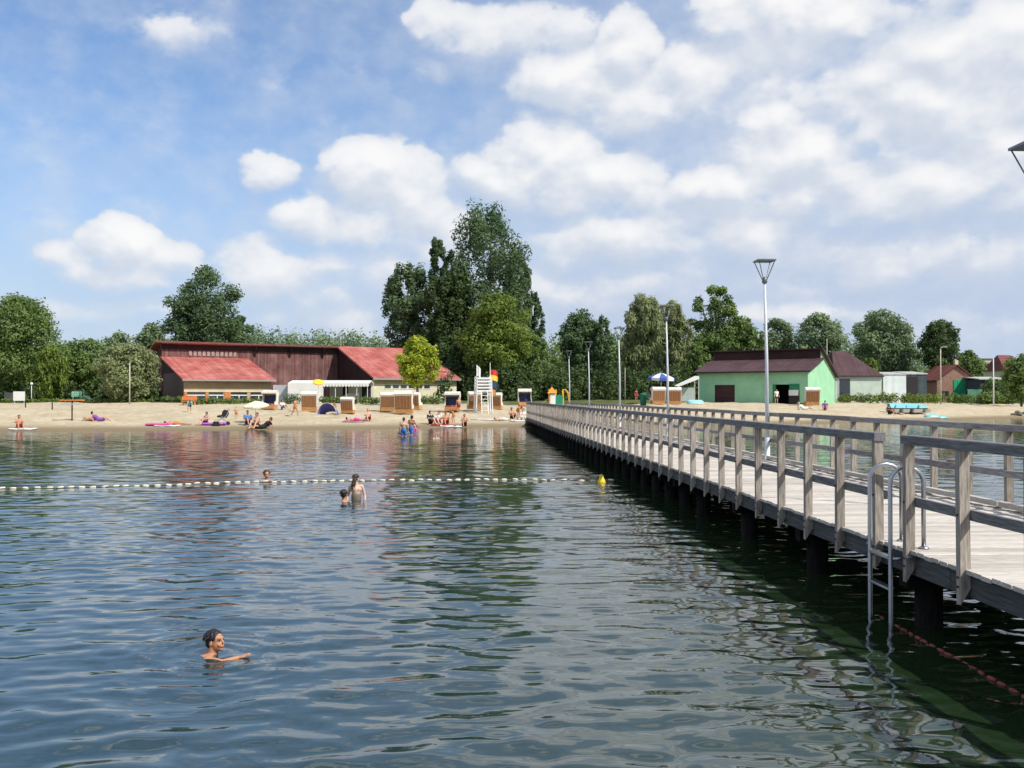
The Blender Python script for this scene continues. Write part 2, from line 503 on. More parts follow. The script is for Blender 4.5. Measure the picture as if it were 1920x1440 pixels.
# ------------------------------------------------------------------ ground (lake bed, beach and land in one sheet)
def build_ground():
    m, nt, b = nodes_of('beach_ground'); N, L = nt.nodes, nt.links
    tc = N.new('ShaderNodeTexCoord')
    a1 = N.new('ShaderNodeAttribute'); a1.attribute_name = 'grass'
    a2 = N.new('ShaderNodeAttribute'); a2.attribute_name = 'wet'

    def nz(s, d=6, r=.6):
        k = N.new('ShaderNodeTexNoise'); k.inputs['Scale'].default_value = s; k.inputs['Detail'].default_value = d; k.inputs['Roughness'].default_value = r
        L.new(tc.outputs['Object'], k.inputs['Vector']); return k

    def mix(f, c0, c1):
        k = N.new('ShaderNodeMix'); k.data_type = 'RGBA'
        L.new(f, k.inputs[0])
        for i, c in ((6, c0), (7, c1)):
            if isinstance(c, tuple): k.inputs[i].default_value = (*c, 1)
            else: L.new(c, k.inputs[i])
        return k.outputs[2]

    def mr(v, a, bb, c=0, d=1):
        k = N.new('ShaderNodeMapRange'); k.interpolation_type = 'SMOOTHSTEP'; L.new(v, k.inputs[0])
        for i, q in enumerate((a, bb, c, d)): k.inputs[i + 1].default_value = q
        return k.outputs[0]
    n1, n2, n3 = nz(.35), nz(2.3), nz(14)
    sand = mix(mr(n1.outputs['Fac'], .35, .65), (.44, .37, .25), (.53, .455, .325))
    sand = mix(mr(n2.outputs['Fac'], .40, .68, 0, .55), sand, (.31, .245, .155))
    sand = mix(mr(n3.outputs['Fac'], .55, .75, 0, .4), sand, (.54, .47, .36))
    sand = mix(a2.outputs['Fac'], sand, (.21, .165, .10))
    gn = nz(.9)
    grass = mix(mr(gn.outputs['Fac'], .35, .65), (.055, .085, .022), (.13, .135, .05))
    ad = N.new('ShaderNodeMath'); ad.operation = 'MULTIPLY_ADD'; L.new(n2.outputs['Fac'], ad.inputs[0]); ad.inputs[1].default_value = .9; L.new(a1.outputs['Fac'], ad.inputs[2])
    col = mix(mr(ad.outputs[0], .85, 1.05), sand, grass)
    L.new(col, b.inputs['Base Color']); b.inputs['Roughness'].default_value = .95; b.inputs['Specular IOR Level'].default_value = .15
    bp = N.new('ShaderNodeBump'); bp.inputs['Strength'].default_value = .6; bp.inputs['Distance'].default_value = .12
    L.new(n2.outputs['Fac'], bp.inputs['Height']); L.new(bp.outputs[0], b.inputs['Normal'])
    X = np.concatenate([np.linspace(-2500, -150, 24)[:-1], np.linspace(-150, -62, 30)[:-1], np.arange(-62, 92, .7), np.linspace(92, 190, 30)[1:], np.linspace(190, 2500, 24)[1:]])
    Y = np.concatenate([np.linspace(-400, 40, 16)[:-1], np.arange(40, 62, 1.5), np.arange(62, 130, .5), np.linspace(130, 260, 40)[1:], np.linspace(260, 3000, 20)[1:]])
    gx, gy = np.meshgrid(X, Y)
    d = shore_d(gx, gy)
    rng = np.random.default_rng(3)
    Z = gh(gx, gy)
    # trodden sand: small hollows
    fine = (gx > -62) & (gx < 92) & (gy > 62) & (gy < 130)
    Z = Z + np.where(fine & (d > 3), rng.normal(0, .022, Z.shape), 0)
    me = grid_mesh('ground', X, Y, Z, m)
    veg_y = np.interp(gx, [-400, -60, -30, 0, 14, 24, 40, 60, 90, 400], [103, 104, 106, 105, 98, 108, 116, 126, 134, 160])
    at1 = me.attributes.new('grass', 'FLOAT', 'POINT')
    at1.data.foreach_set('value', smooth(-3, 5, gy - veg_y).ravel().astype(np.float32))
    at2 = me.attributes.new('wet', 'FLOAT', 'POINT')
    at2.data.foreach_set('value', (1 - smooth(.8, 4.2, d)).ravel().astype(np.float32))
    o = link_mesh('ground', me); tag(o, 'pale sand beach rising to a grassy strip behind it', kind='structure')
    return o


build_ground()


# ------------------------------------------------------------------ water
WAVE_SLOPE = .094


def wave_height(gx, gy, dx, dy):
    rng = np.random.default_rng(11)
    H = np.zeros_like(gx)
    n = 90
    lam = np.exp(rng.uniform(math.log(.17), math.log(1.5), n))
    # patches of calmer and livelier water
    patch = .5 + .5 * np.sin(gx * .23 + 1.1 + .7 * np.sin(gy * .17)) * np.sin(gy * .29 + .4 + .8 * np.sin(gx * .13 + 2))
    step = np.maximum(dx * .55, dy)
    for i in range(n):
        th = rng.normal(0, .55) + (0 if rng.random() < .75 else .9 * rng.choice([-1, 1]))
        k = 2 * math.pi / lam[i]
        kx, ky = k * math.sin(th), -k * math.cos(th)
        slope = WAVE_SLOPE * math.sqrt(2 / n) * (1.3 if lam[i] < .6 else .6)
        amp = slope / k
        fade = smooth(3.0, 6.0, lam[i] / step)
        mod = (.55 + .75 * patch) if lam[i] < .9 else 1.0
        H += amp * fade * mod * np.sin(kx * gx + ky * gy + rng.uniform(0, 6.28))
    # rings round the swimmers
    for (px, py, a, l, reach) in ((403, 1229, .013, .17, .55), (645, 941, .010, .2, .5), (668, 937, .010, .2, .5), (500, 903, .010, .22, .5)):
        c = gpt(px, py)
        r = np.hypot(gx - c.x, (gy - c.y))
        H += a * np.exp(-r / reach) * np.cos(2 * math.pi * r / l + 3 * np.sin(np.arctan2(gy - c.y, gx - c.x) * 2) * .4) * smooth(.05, .2, r)
    return H


def build_water():
    m, nt, b = nodes_of('lake_water'); N, L = nt.nodes, nt.links
    tc = N.new('ShaderNodeTexCoord')
    b.inputs['Roughness'].default_value = .045
    b.inputs['IOR'].default_value = 1.75
    b.inputs['Specular IOR Level'].default_value = .5
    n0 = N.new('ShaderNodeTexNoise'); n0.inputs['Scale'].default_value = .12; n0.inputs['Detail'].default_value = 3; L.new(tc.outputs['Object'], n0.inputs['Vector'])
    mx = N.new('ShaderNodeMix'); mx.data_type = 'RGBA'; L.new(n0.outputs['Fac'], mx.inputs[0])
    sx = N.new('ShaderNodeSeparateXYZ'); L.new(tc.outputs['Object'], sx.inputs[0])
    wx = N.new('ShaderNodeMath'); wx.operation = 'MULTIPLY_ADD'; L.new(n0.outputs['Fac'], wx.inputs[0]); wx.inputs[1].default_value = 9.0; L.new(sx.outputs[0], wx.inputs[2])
    wr = N.new('ShaderNodeMapRange'); wr.interpolation_type = 'SMOOTHSTEP'; wr.inputs[1].default_value = 2.0; wr.inputs[2].default_value = 8.5; L.new(wx.outputs[0], wr.inputs[0]); L.new(wr.outputs[0], mx.inputs[0])   # green weed towards the pier, its colour darkened to stand for pier shade
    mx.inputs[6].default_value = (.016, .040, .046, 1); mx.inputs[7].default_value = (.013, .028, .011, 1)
    # the bottom shows through in the shallows along the beach
    at_ = N.new('ShaderNodeAttribute'); at_.attribute_name = 'shallow'
    m2 = N.new('ShaderNodeMix'); m2.data_type = 'RGBA'; L.new(at_.outputs['Fac'], m2.inputs[0]); L.new(mx.outputs[2], m2.inputs[6]); m2.inputs[7].default_value = (.14, .115, .07, 1)
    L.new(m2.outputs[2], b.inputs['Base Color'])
    mp = N.new('ShaderNodeMapping'); mp.inputs['Scale'].default_value = (.55, 1.5, 1); L.new(tc.outputs['Object'], mp.inputs['Vector'])
    h = None
    for s, w in ((2.0, 1.0), (5.0, .15)):
        k = N.new('ShaderNodeTexNoise'); k.inputs['Scale'].default_value = s; k.inputs['Detail'].default_value = 2; k.inputs['Roughness'].default_value = .5; L.new(mp.outputs[0], k.inputs['Vector'])
        q = N.new('ShaderNodeMath'); q.operation = 'MULTIPLY'; L.new(k.outputs['Fac'], q.inputs[0]); q.inputs[1].default_value = w
        if h is None: h = q.outputs[0]
        else:
            r = N.new('ShaderNodeMath'); r.operation = 'ADD'; L.new(h, r.inputs[0]); L.new(q.outputs[0], r.inputs[1]); h = r.outputs[0]
    bp = N.new('ShaderNodeBump'); bp.inputs['Strength'].default_value = .45; bp.inputs['Distance'].default_value = .03
    L.new(h, bp.inputs['Height']); L.new(bp.outputs[0], b.inputs['Normal'])

    def axis(segs):
        out = []
        for (a, c, s0, s1) in segs:
            t = a
            while t < c - 1e-6:
                out.append(t); t += s0 + (s1 - s0) * (t - a) / (c - a)
        out.append(segs[-1][1])
        return np.array(out)
    ypos = axis([(-3, 14, .042, .05), (14, 34, .05, .12), (34, 80, .12, .4), (80, 125, .8, 2.5)])
    Y = np.concatenate([np.linspace(-500, -6, 12), ypos])
    xr = axis([(0, 9, .06, .075), (9, 30, .075, .3), (30, 95, .3, 1.2)])
    X = np.concatenate([-np.linspace(95, 500, 8)[:0:-1], -xr[:0:-1], xr, np.linspace(95, 500, 8)[1:]])
    gx, gy = np.meshgrid(X, Y)
    dx = np.gradient(X)[None, :] * np.ones_like(gx); dy = np.gradient(Y)[:, None] * np.ones_like(gx)
    Z = wave_height(gx, gy, dx, dy)
    d = shore_d(gx, gy)
    Z = Z * (.25 + .75 * (1 - smooth(-10, 0, d)))
    me = grid_mesh('water', X, Y, Z, m)
    a = me.attributes.new('shallow', 'FLOAT', 'POINT'); a.data.foreach_set('value', (smooth(-7, -.3, d)).ravel().astype(np.float32))
    o = link_mesh('water', me); tag(o, 'rippled blue green lake water', kind='structure')


build_water()

# ------------------------------------------------------------------ pier
DECK = .80
PX0, PX1 = 4.27, 7.12                 # left and right edge of the deck
P_END = 71.0


def wood(name, col, grain, var=.3, rnd=.16, tint=None, bump=.35, spec=.2):
    return mat(name, col, rough=.85, var=var, scale=4.0, stretch=grain, bump=bump, rnd=rnd, spec=spec, detail=7, tint=tint)


W_PLANK = wood('weathered_deck_board', (.50, .46, .41), (1.2, 14, 14), var=.22, rnd=.17)
W_POST = wood('weathered_post_wood', (.35, .305, .26), (13, 13, 1.3), var=.38, rnd=.2)
W_RAIL = wood('weathered_rail_wood', (.215, .207, .208), (14, 1.0, 14), var=.36, rnd=.16)
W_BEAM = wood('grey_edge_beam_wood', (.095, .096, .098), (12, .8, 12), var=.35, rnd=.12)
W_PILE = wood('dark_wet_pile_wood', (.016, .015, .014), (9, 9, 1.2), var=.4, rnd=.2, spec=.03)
METAL = mat('brushed_steel_tube', (.42, .43, .45), rough=.32, var=.06, metallic=1.0)
GALV = mat('galvanised_pole', (.60, .62, .66), rough=.45, var=.08, metallic=.0, scale=2)


def build_pier():
    P = thing('pier', 'long grey wooden pier with railings running from the lower right to the beach', 'pier', (0, 0, 0))
    rng = random.Random(5)
    # planks laid across, one object each for the nearest 300
    pitch, wd = .145, .138
    me = MB()
    x0, x1 = PX0 - .03, PX1 + .02
    c = .006
    poly = [(0, 0, -.038), (0, wd, -.038), (0, wd, -c), (0, wd - c, 0), (0, c, 0), (0, 0, -c)]
    me.prism([Vector((x0, p[1], p[2])) for p in poly], (x1 - x0, 0, 0))
    pm = me.mesh('plank', W_PLANK)
    y = 4.6
    far = MB()
    k = 0
    while y < P_END:
        jx, jz = rng.uniform(-.006, .006), rng.uniform(-.003, .003)
        if k < 300:
            link_mesh('plank', pm, P, (jx, y, DECK + jz), (0, rng.uniform(-.0012, .0012), rng.uniform(-.0015, .0015)))
        else:
            far.box(x0 + jx, x1 + jx, y, y + wd, DECK - .038 + jz, DECK + jz)
        y += pitch; k += 1
    tag(far.build('far_planks', W_PLANK, P), kind='stuff')
    near = MB()
    y = 4.6 - pitch
    while y > -4:
        near.box(x0, x1, y, y + wd, DECK - .038, DECK); y -= pitch
    tag(near.build('near_planks', W_PLANK, P), kind='stuff')
    # long edge beams and bearers
    for xx, w in ((PX0 + .05, .07), (5.7, .12), (PX1 - .05, .07)):
        yy = -4.0
        while yy < P_END - .1:
            e = min(yy + 6.2, P_END)
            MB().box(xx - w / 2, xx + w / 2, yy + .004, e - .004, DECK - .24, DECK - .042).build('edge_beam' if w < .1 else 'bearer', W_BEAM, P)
            yy += 6.2
    # added dark beams between the pile rows, hiding the lit water beyond
    yy = 12.4
    while yy < P_END - 3:
        MB().box(5.6, 5.7 - .002, yy + .01, yy + 6.09, .10, DECK - .30).build('blocker_beam', W_PILE, P)
        yy += 6.1
    # piles and cross heads
    yy = .2
    while yy < P_END - 2:
        for xx in (PX0 + .28, PX1 - .28):
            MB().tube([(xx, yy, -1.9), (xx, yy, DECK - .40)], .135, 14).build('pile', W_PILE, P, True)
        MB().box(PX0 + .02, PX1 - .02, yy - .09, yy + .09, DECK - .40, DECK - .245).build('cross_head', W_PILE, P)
        yy += 3.05 if yy < 18 else 1.525
    # railing posts: bolted outside the edge beam, foot cut to a point
    def post_mesh(sgn):
        b = MB(); w, d = .09, .072
        # local: x = thickness across pier (outside at negative x for sgn=-1)
        xo, xi = (-w, 0) if sgn < 0 else (0, w)
        out, inn = (xo, xi) if sgn < 0 else (xi, xo)
        lo = [(out, -d / 2, -.30), (inn, -d / 2, -.16), (inn, d / 2, -.16), (out, d / 2, -.30)]
        hi = [(out, -d / 2, 1.02), (inn, -d / 2, 1.02), (inn, d / 2, 1.02), (out, d / 2, 1.02)]
        b.hexa(lo + hi)
        return b.mesh('railing_post', W_POST)
    pl, pr = post_mesh(-1), post_mesh(1)
    left = [9.10 - 1.02 * i for i in range(0, 13)]
    left = sorted(y for y in left if y > -3.5)
    yy = 9.80
    while yy < P_END:
        left.append(yy); yy += 1.03
    right = []
    yy = 12.45 - 1.03 * 15
    while yy < P_END:
        right.append(yy); yy += 1.03
    for y in left:
        link_mesh('railing_post', pl, P, (PX0 + .012, y, DECK + rng.uniform(-.006, .006)), (0, rng.uniform(-.006, .006), rng.uniform(-.02, .02)))
    for y in right:
        link_mesh('railing_post', pr, P, (PX1 - .012, y, DECK + rng.uniform(-.006, .006)), (0, rng.uniform(-.006, .006), rng.uniform(-.02, .02)))
    # rails in lengths of four bays
    def rails(ys, xc, xm):
        i = 0
        while i < len(ys) - 1:
            j = min(i + 4, len(ys) - 1)
            a, c_ = ys[i], ys[j]
            s = -.05 if i == 0 else .002
            e = .05 if j == len(ys) - 1 else -.002
            q = .004 * rng.uniform(-1, 1)
            t = MB(); w, h, cc = .118, .088, .008
            prof = [(-w / 2, 0), (w / 2, 0), (w / 2, h - cc), (w / 2 - cc, h), (-w / 2 + cc, h), (-w / 2, h - cc)]
            t.prism([Vector((xc + p[0], a + s, DECK + 1.024 + p[1] + q)) for p in prof], (0, c_ - a + e - s, 0)).build('top_rail', W_RAIL, P)
            MB().box(xm - .022, xm + .022, a + s * .6, c_ + e * .6, DECK + .42, DECK + .51).build('middle_rail', W_RAIL, P)
            i = j
    nearl = [y for y in left if y < 9.5]; farl = [y for y in left if y > 9.5]
    rails(nearl, PX0 - .03, PX0 + .036); rails(farl, PX0 - .03, PX0 + .036); rails(right, PX1 + .03, PX1 - .036)
    # kerb board along the right edge
    yy = -4.0
    while yy < P_END - .1:
        e = min(yy + 4.1, P_END)
        MB().box(PX1 - .16, PX1 - .06, yy + .004, e - .03, DECK + .03, DECK + .10).build('kerb_board', W_PLANK, P)
        yy += 4.1
    bm_ = MB().tube([(-.004, 0, 0), (.012, 0, 0)], .011, 8).mesh('bolt', mat('rusty_bolt', (.07, .05, .04), var=.3))
    for y in left:
        if y < 22:
            for z in (.465, -.07, -.15): link_mesh('bolt', bm_, P, (PX0 - .078 - .009, y, DECK + z))
    # steel lugs on the edge beam at the ladder gap
    for y in (9.02, 9.9):
        MB().box(PX0 - .10, PX0 + .01, y - .04, y + .04, DECK - .06, DECK - .045).build('steel_lug', METAL, P)
    # ramp down to the sand
    r = MB(); z1 = float(gh(5.7, P_END + 3.5)) + .03
    r.hexa([(PX0, P_END, DECK - .16), (PX1, P_END, DECK - .16), (PX1, P_END + 3.5, z1 - .12), (PX0, P_END + 3.5, z1 - .12), (PX0, P_END, DECK - .003), (PX1, P_END, DECK - .003), (PX1, P_END + 3.5, z1), (PX0, P_END + 3.5, z1)])
    r.build('landing_ramp', W_PLANK, P)
    return P


build_pier()


def hoop_pts(y, r=.165):
    xo, xi = PX0 - .17, PX0 + .16
    top = DECK + .64
    pts = [(xo, y, -1.1), (xo, y, .1), (xo, y, top)]
    for i in range(1, 12):
        t = math.pi * i / 12
        pts.append(((xo + xi) / 2 - r * math.cos(t), y, top + .15 * math.sin(t)))
    pts += [(xi, y, top), (xi, y, DECK + .002)]
    return pts


def build_ladder():
    T = thing('swim_ladder', 'curved steel swimming ladder on the pier edge going down into the water', 'ladder', (PX0, 9.45, 0))
    for y in (-.25, .23):
        pts = [Vector(p) - Vector((PX0, 0, 0)) for p in hoop_pts(0)]
        h = MB().tube([(p.x, y, p.z) for p in pts], .0215, 12).build('handrail', METAL, T, True)
        MB().lathe([(.05, 0), (.05, .008), (.03, .02)], 14, (.16, y, DECK + .002)).build('foot_flange', METAL, h, True)
    for z in (.70, .40, -.12):
        MB().tube([(-.17, -.25, z), (-.17, .23, z)], .017, 10).build('rung', METAL, T, True)
        MB().box(-.20, -.13, -.235, .215, z + .012, z + .024).build('tread', METAL, T)
    for y in (-.25, .23):
        MB().tube([(-.17, y, DECK - .10), (.012, y, DECK - .10)], .014, 8).build('bracket', METAL, T, True)


build_ladder()


def build_lamp_mesh():
    T = thing('pier_lamp', '', 'lamp')
    MB().lathe([(.13, 0), (.13, .012), (.06, .02), (.058, .5), (.05, .52)], 16).build('base', GALV, T, True)
    MB().tube([(0, 0, .5), (-.01, 0, 2.4), (-.05, 0, 4.15)], [.05, .037, .026], 14).build('pole', GALV, T, True)
    d = mat('dark_lamp_metal', (.20, .21, .23), rough=.4, var=.1, metallic=.6)
    MB().lathe([(.035, 0), (.06, .03), (.065, .12), (.04, .16)], 14, (-.05, 0, 4.14)).build('lamp_head', d, T, True)
    for a in range(4):
        t = math.pi / 4 + a * math.pi / 2
        MB().tube([(-.05 + .04 * math.cos(t), .04 * math.sin(t), 4.20), (-.05 + .26 * math.cos(t), .26 * math.sin(t), 4.66)], .011, 6).build('strut', d, T)
    pl = MB()
    pl.box(-.05 - .215, -.05 + .215, -.215, .215, 4.665, 4.70)
    pl.build('reflector_plate', d, T)
    return T


lamp0 = build_lamp_mesh()
lab = ['nearest grey pier lamp, cut by the right edge of the picture', 'tall grey pier lamp standing in front of the green boathouse', 'grey pier lamp beside the blue and white parasol',
       'grey pier lamp in the middle of the row along the pier', 'second farthest grey pier lamp before the dark trees', 'farthest grey pier lamp where the pier meets the beach']
for i, (pxl, Y) in enumerate([(1949, 11.9), (1449, 22.3), (1258, 33.6), (1164, 44.4), (1106, 55.8), (1067, 66.8)]):
    L_ = lamp0 if i == 0 else dup(lamp0)
    p = at(pxl, 744, Y)
    L_.location = (PX1 - .12 if i else p.x, Y, DECK + .002)
    L_.rotation_euler = (0, 0, .0)
    tag(L_, lab[i], 'lamp', 'lamps along the pier')


# ---- float lines
def catenary(a, b, n, wob=.0, seed=1):
    rng = random.Random(seed)
    ph = [rng.uniform(0, 6.28) for _ in range(3)]
    out = []
    for i in range(n + 1):
        t = i / n
        p = a.lerp(b, t)
        p.y += wob * (math.sin(t * 7 + ph[0]) + .5 * math.sin(t * 17 + ph[1])) + .25 * wob * math.sin(t * 41 + ph[2])
        out.append(p)
    return out


def build_float_lines():
    white = mat('white_float_plastic', (.66, .62, .48), rough=.45, var=.1, rnd=.08)
    rope = mat('wet_rope', (.16, .15, .12), rough=.9, var=.3, scale=20)
    keys = [(-260, 930), (0, 917), (200, 914), (450, 905), (650, 902), (900, 900), (1150, 902)]
    pts = [gpt(*k) for k in keys]
    T = thing('float_line', 'line of small white floats across the swimming area', 'float line')
    dense = []
    for i in range(len(pts) - 1):
        seg = catenary(pts[i], pts[i + 1], 60, .02, i)
        dense += seg[:-1]
    dense.append(pts[-1])
    MB().tube([(p.x, p.y, .012 + .01 * math.sin(i)) for i, p in enumerate(dense)], .012, 5).build('rope', rope, T)
    fm = MB().lathe([(.008, -.078), (.022, -.065), (.029, -.025), (.029, .025), (.022, .065), (.008, .078)], 10).mesh('float', white, True)
    acc, last, nxt = 0, dense[0], .1
    rng = random.Random(2)
    for i in range(1, len(dense)):
        seg = dense[i] - last
        acc += seg.length
        if acc >= nxt:
            ang = math.atan2(seg.y, seg.x)
            link_mesh('float', fm, T, (dense[i].x, dense[i].y, .014 + rng.uniform(-.014, .012)), (0, math.pi / 2 + rng.uniform(-.15, .15), ang + rng.uniform(-.15, .15)))
            nxt = acc + .232 + rng.uniform(-.035, .035)
        last = dense[i]
    # yellow buoy
    b = gpt(1128, 905)
    yel = mat('yellow_buoy_plastic', (.80, .58, .03), rough=.4, var=.1)
    B = thing('marker_buoy', 'yellow cone shaped buoy at the end of the white float line', 'buoy', (b.x, b.y, 0))
    MB().lathe([(.03, -.14), (.11, -.10), (.135, .0), (.12, .06), (.075, .15), (.05, .24), (.02, .27)], 18).build('float_body', yel, B, True)
    MB().lathe([(.012, .26), (.012, .31), (.004, .315)], 8).build('top_eye', rope, B)
    B.scale = (.82, .82, .82)
    # red float line beside the pier
    R = thing('red_float_line', 'sunken line of dull red floats in the dark water along the near pier', 'float line')
    red = mat('faded_red_float', (.20, .04, .03), rough=.55, var=.25, rnd=.15)
    a0, a1 = gpt(1652, 1160), gpt(1985, 1345)
    pts = catenary(a0, a1, 60, .03, 9)
    MB().tube([(p.x, p.y, -.01) for p in pts], .006, 5).build('rope', rope, R)
    fm2 = MB().lathe([(.006, -.05), (.016, -.042), (.02, 0), (.016, .042), (.006, .05)], 8).mesh('float', red, True)
    for i in range(1, 60, 3):
        p = pts[i]; q = pts[i + 1] - pts[i - 1]
        link_mesh('float', fm2, R, (p.x, p.y, .004), (0, math.pi / 2, math.atan2(q.y, q.x) + rng.uniform(-.3, .3)))


build_float_lines()

# ------------------------------------------------------------------ vegetation
BARK = mat('bark', (.10, .08, .06), rough=.95, var=.35, scale=6, stretch=(3, 3, .5), bump=.5)
LEAF = {
    'dark': leaf_mat('dark_poplar_leaves', (0.059, 0.110, 0.049), (0.167, 0.249, 0.107)),
    'mid': leaf_mat('mid_green_leaves', (0.080, 0.142, 0.038), (0.220, 0.309, 0.084)),
    'olive': leaf_mat('olive_leaves', (0.087, 0.139, 0.023), (0.232, 0.313, 0.058)),
    'bright': leaf_mat('bright_yellow_green_leaves', (0.195, 0.275, 0.027), (0.528, 0.583, 0.060), .35),
    'willow': leaf_mat('grey_green_willow_leaves', (0.158, 0.201, 0.086), (0.369, 0.408, 0.200)),
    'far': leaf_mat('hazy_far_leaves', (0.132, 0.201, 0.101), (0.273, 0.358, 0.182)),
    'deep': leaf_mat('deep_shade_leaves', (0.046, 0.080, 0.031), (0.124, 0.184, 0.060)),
}


def leaf_cloud(lobes, n, size, seed, droop=0, up=.35):
    """many small leaf-clump faces spread through a set of ellipsoid lobes -> co, quads, tone"""
    rng = np.random.default_rng(seed)
    L = np.array([(c[0], c[1], c[2], r[0], r[1], r[2], t) for (c, r, t) in lobes])
    area = (L[:, 3] * L[:, 4] * L[:, 5]) ** (2 / 3)
    idx = rng.choice(len(L), n, p=area / area.sum())
    C, R, T = L[idx, :3], L[idx, 3:6], L[idx, 6]
    d = rng.normal(size=(n, 3)); d /= np.linalg.norm(d, axis=1)[:, None]
    rad = rng.uniform(.15, 1.0, n) ** .45
    # lumps on every lobe
    lump = 1 + .22 * np.sin(d[:, 0] * 5 + T * 40) * np.sin(d[:, 1] * 5 + T * 70 + 1) + .14 * np.sin(d[:, 2] * 9 + T * 90)
    pos = C + d * R * (rad * lump)[:, None]
    nrm = d * 1.0 + rng.normal(size=(n, 3)) * .5 + np.array([0, 0, up])
    nrm /= np.linalg.norm(nrm, axis=1)[:, None]
    ref = rng.normal(size=(n, 3)) * (1 - droop) + np.array([0, 0, 1.0]) * droop * 2
    a = np.cross(nrm, ref); a /= np.linalg.norm(a, axis=1)[:, None] + 1e-9
    b = np.cross(nrm, a)
    s = size * rng.uniform(.4, 1.3, n)[:, None]
    asp = (1.0 + droop * 1.6)
    a *= s * .5 / (1 + droop * .6); b *= s * .5 * asp
    k = rng.uniform(.3, .9, (n, 1))
    co = np.stack([pos - b, pos + a * k, pos + b, pos - a * (1.2 - k)], 1).reshape(-1, 3)
    q = np.arange(n * 4).reshape(n, 4)
    tone = np.clip(.08 + .62 * T + rng.uniform(0, .34, n), 0, 1)
    return co, q, np.repeat(tone, 4)


def crown_obj(name, lobes, n, size, m, seed, parent=None, droop=0, up=.35):
    co, q, tone = leaf_cloud(lobes, n, size, seed, droop, up)
    me = raw_mesh(name, co, q, m)
    a = me.attributes.new('tone', 'FLOAT', 'POINT'); a.data.foreach_set('value', tone.astype(np.float32))
    return link_mesh(name, me, parent)


def tree(name, label, px, top, Y, width, style='round', leaf='mid', clear=.12, seed=1, dens=1.0, group=None, base=None, depth_f=.8, cat='tree'):
    """tree whose crown is seen at pixel column px, with its top at pixel row top, standing at distance Y"""
    rng = random.Random(seed)
    g = on_ground(px, Y)
    H = at(px, top, Y).z - g.z
    W = width * 1.10 * Y / FPX
    T = thing(name, label, cat, g, 0, group)
    zb = H * clear
    Hc = H - zb
    lobes = []
    limbs = []

    def lobe(x, y, z, r, rz=None, t=None):
        lobes.append(((x, y, z), (r, r * .95, rz or r * .85), rng.random() if t is None else t))
    hw = W / 2
    if style in ('round', 'open', 'willow'):
        nl = {'round': 84, 'open': 46, 'willow': 60}[style]
        lobe(0, 0, zb + Hc * .45, hw * .62, Hc * .36, .1)
        if style != 'open':
            lobe(0, 0, zb + Hc * .64, hw * .52, Hc * .28, .3); lobe(hw * .35, 0, zb + Hc * .5, hw * .42, Hc * .28, .5); lobe(-hw * .35, 0, zb + Hc * .5, hw * .42, Hc * .28, .4)
        for i in range(nl):
            th = rng.uniform(0, 6.283); u = rng.uniform(-.92, 1)
            f = math.sqrt(max(0, 1 - abs(u) ** 2.3))
            rr = hw * rng.uniform(.15, .29) * (1.0 if style != 'open' else .9)
            lim = max(0, hw * f - rr * .75)
            q = lim * rng.uniform(.55, 1.06)
            z = zb + Hc * .5 + u * (Hc * .5 - rr * .7)
            z = min(z, H - rr * .9)
            lobe(q * math.cos(th), q * math.sin(th) * depth_f, z, rr, rr * (1.5 if style == 'willow' else .9))
            if i % 3 == 0: limbs.append((q * .8 * math.cos(th), q * .8 * math.sin(th) * depth_f, z))
    elif style == 'poplar':
        nl = 84
        lobe(0, 0, zb + Hc * .42, hw * .5, Hc * .34, .1)
        for i in range(nl):
            th = rng.uniform(0, 6.283); u = (i + rng.random()) / nl
            f = math.sqrt(max(0, 1 - max(0, (u - .66) / .42) ** 2)) * (.62 + .38 * min(1, u / .3))
            rr = hw * rng.uniform(.13, .24)
            q = max(0, hw * f - rr * .8) * rng.uniform(.4, 1.05)
            z = zb + Hc * (.04 + .88 * u)
            lobe(q * math.cos(th), q * math.sin(th) * depth_f, min(z, H - rr * 1.3), rr, rr * 1.75)
            if i % 3 == 0: limbs.append((q * .8 * math.cos(th), q * .8 * math.sin(th) * depth_f, z))
    elif style == 'bush':
        lobe(0, 0, H * .42, hw * .6, H * .42, .15)
        for i in range(16):
            th = rng.uniform(0, 6.283); u = rng.uniform(0, 1)
            rr = min(hw, H) * rng.uniform(.24, .4)
            q = max(0, hw * math.sqrt(1 - u * u) - rr * .5) * rng.uniform(.6, 1)
            lobe(q * math.cos(th), q * math.sin(th) * depth_f, max(rr * .6, u * (H - rr * .9)), rr)
    size = .0031 * Y
    n = int(min(26000, max(900, 27 * dens * W * Hc / size ** 2)))
    if style == 'open': n = int(n * .72)
    crown_obj('crown', lobes, n, size, LEAF[leaf], seed, T, droop=.55 if style == 'willow' else (.15 if style == 'poplar' else 0))
    # trunk with limbs
    r0 = max(.08, H * .022)
    tr = MB()
    lean = [rng.uniform(-.02, .02) * H for _ in range(2)]
    top_z = zb + Hc * .75
    pts = [(0, 0, -.15), (0, 0, .15), (lean[0] * .4, lean[1] * .4, zb + Hc * .25), (lean[0], lean[1], top_z)]
    tr.tube(pts, [r0 * 1.35, r0, r0 * .7, r0 * .15], 9)
    for (lx, ly, lz) in limbs[:8]:
        t0 = rng.uniform(.35, .8)
        z0 = min(zb + Hc * .45, max(zb * .9, lz * t0))
        tr.tube([(lean[0] * .4, lean[1] * .4, z0), (lx * .5, ly * .5, z0 + (lz - z0) * .6), (lx, ly, lz)], [r0 * .42, r0 * .28, r0 * .08], 6)
    tr.build('trunk', BARK, T, True)
    return T


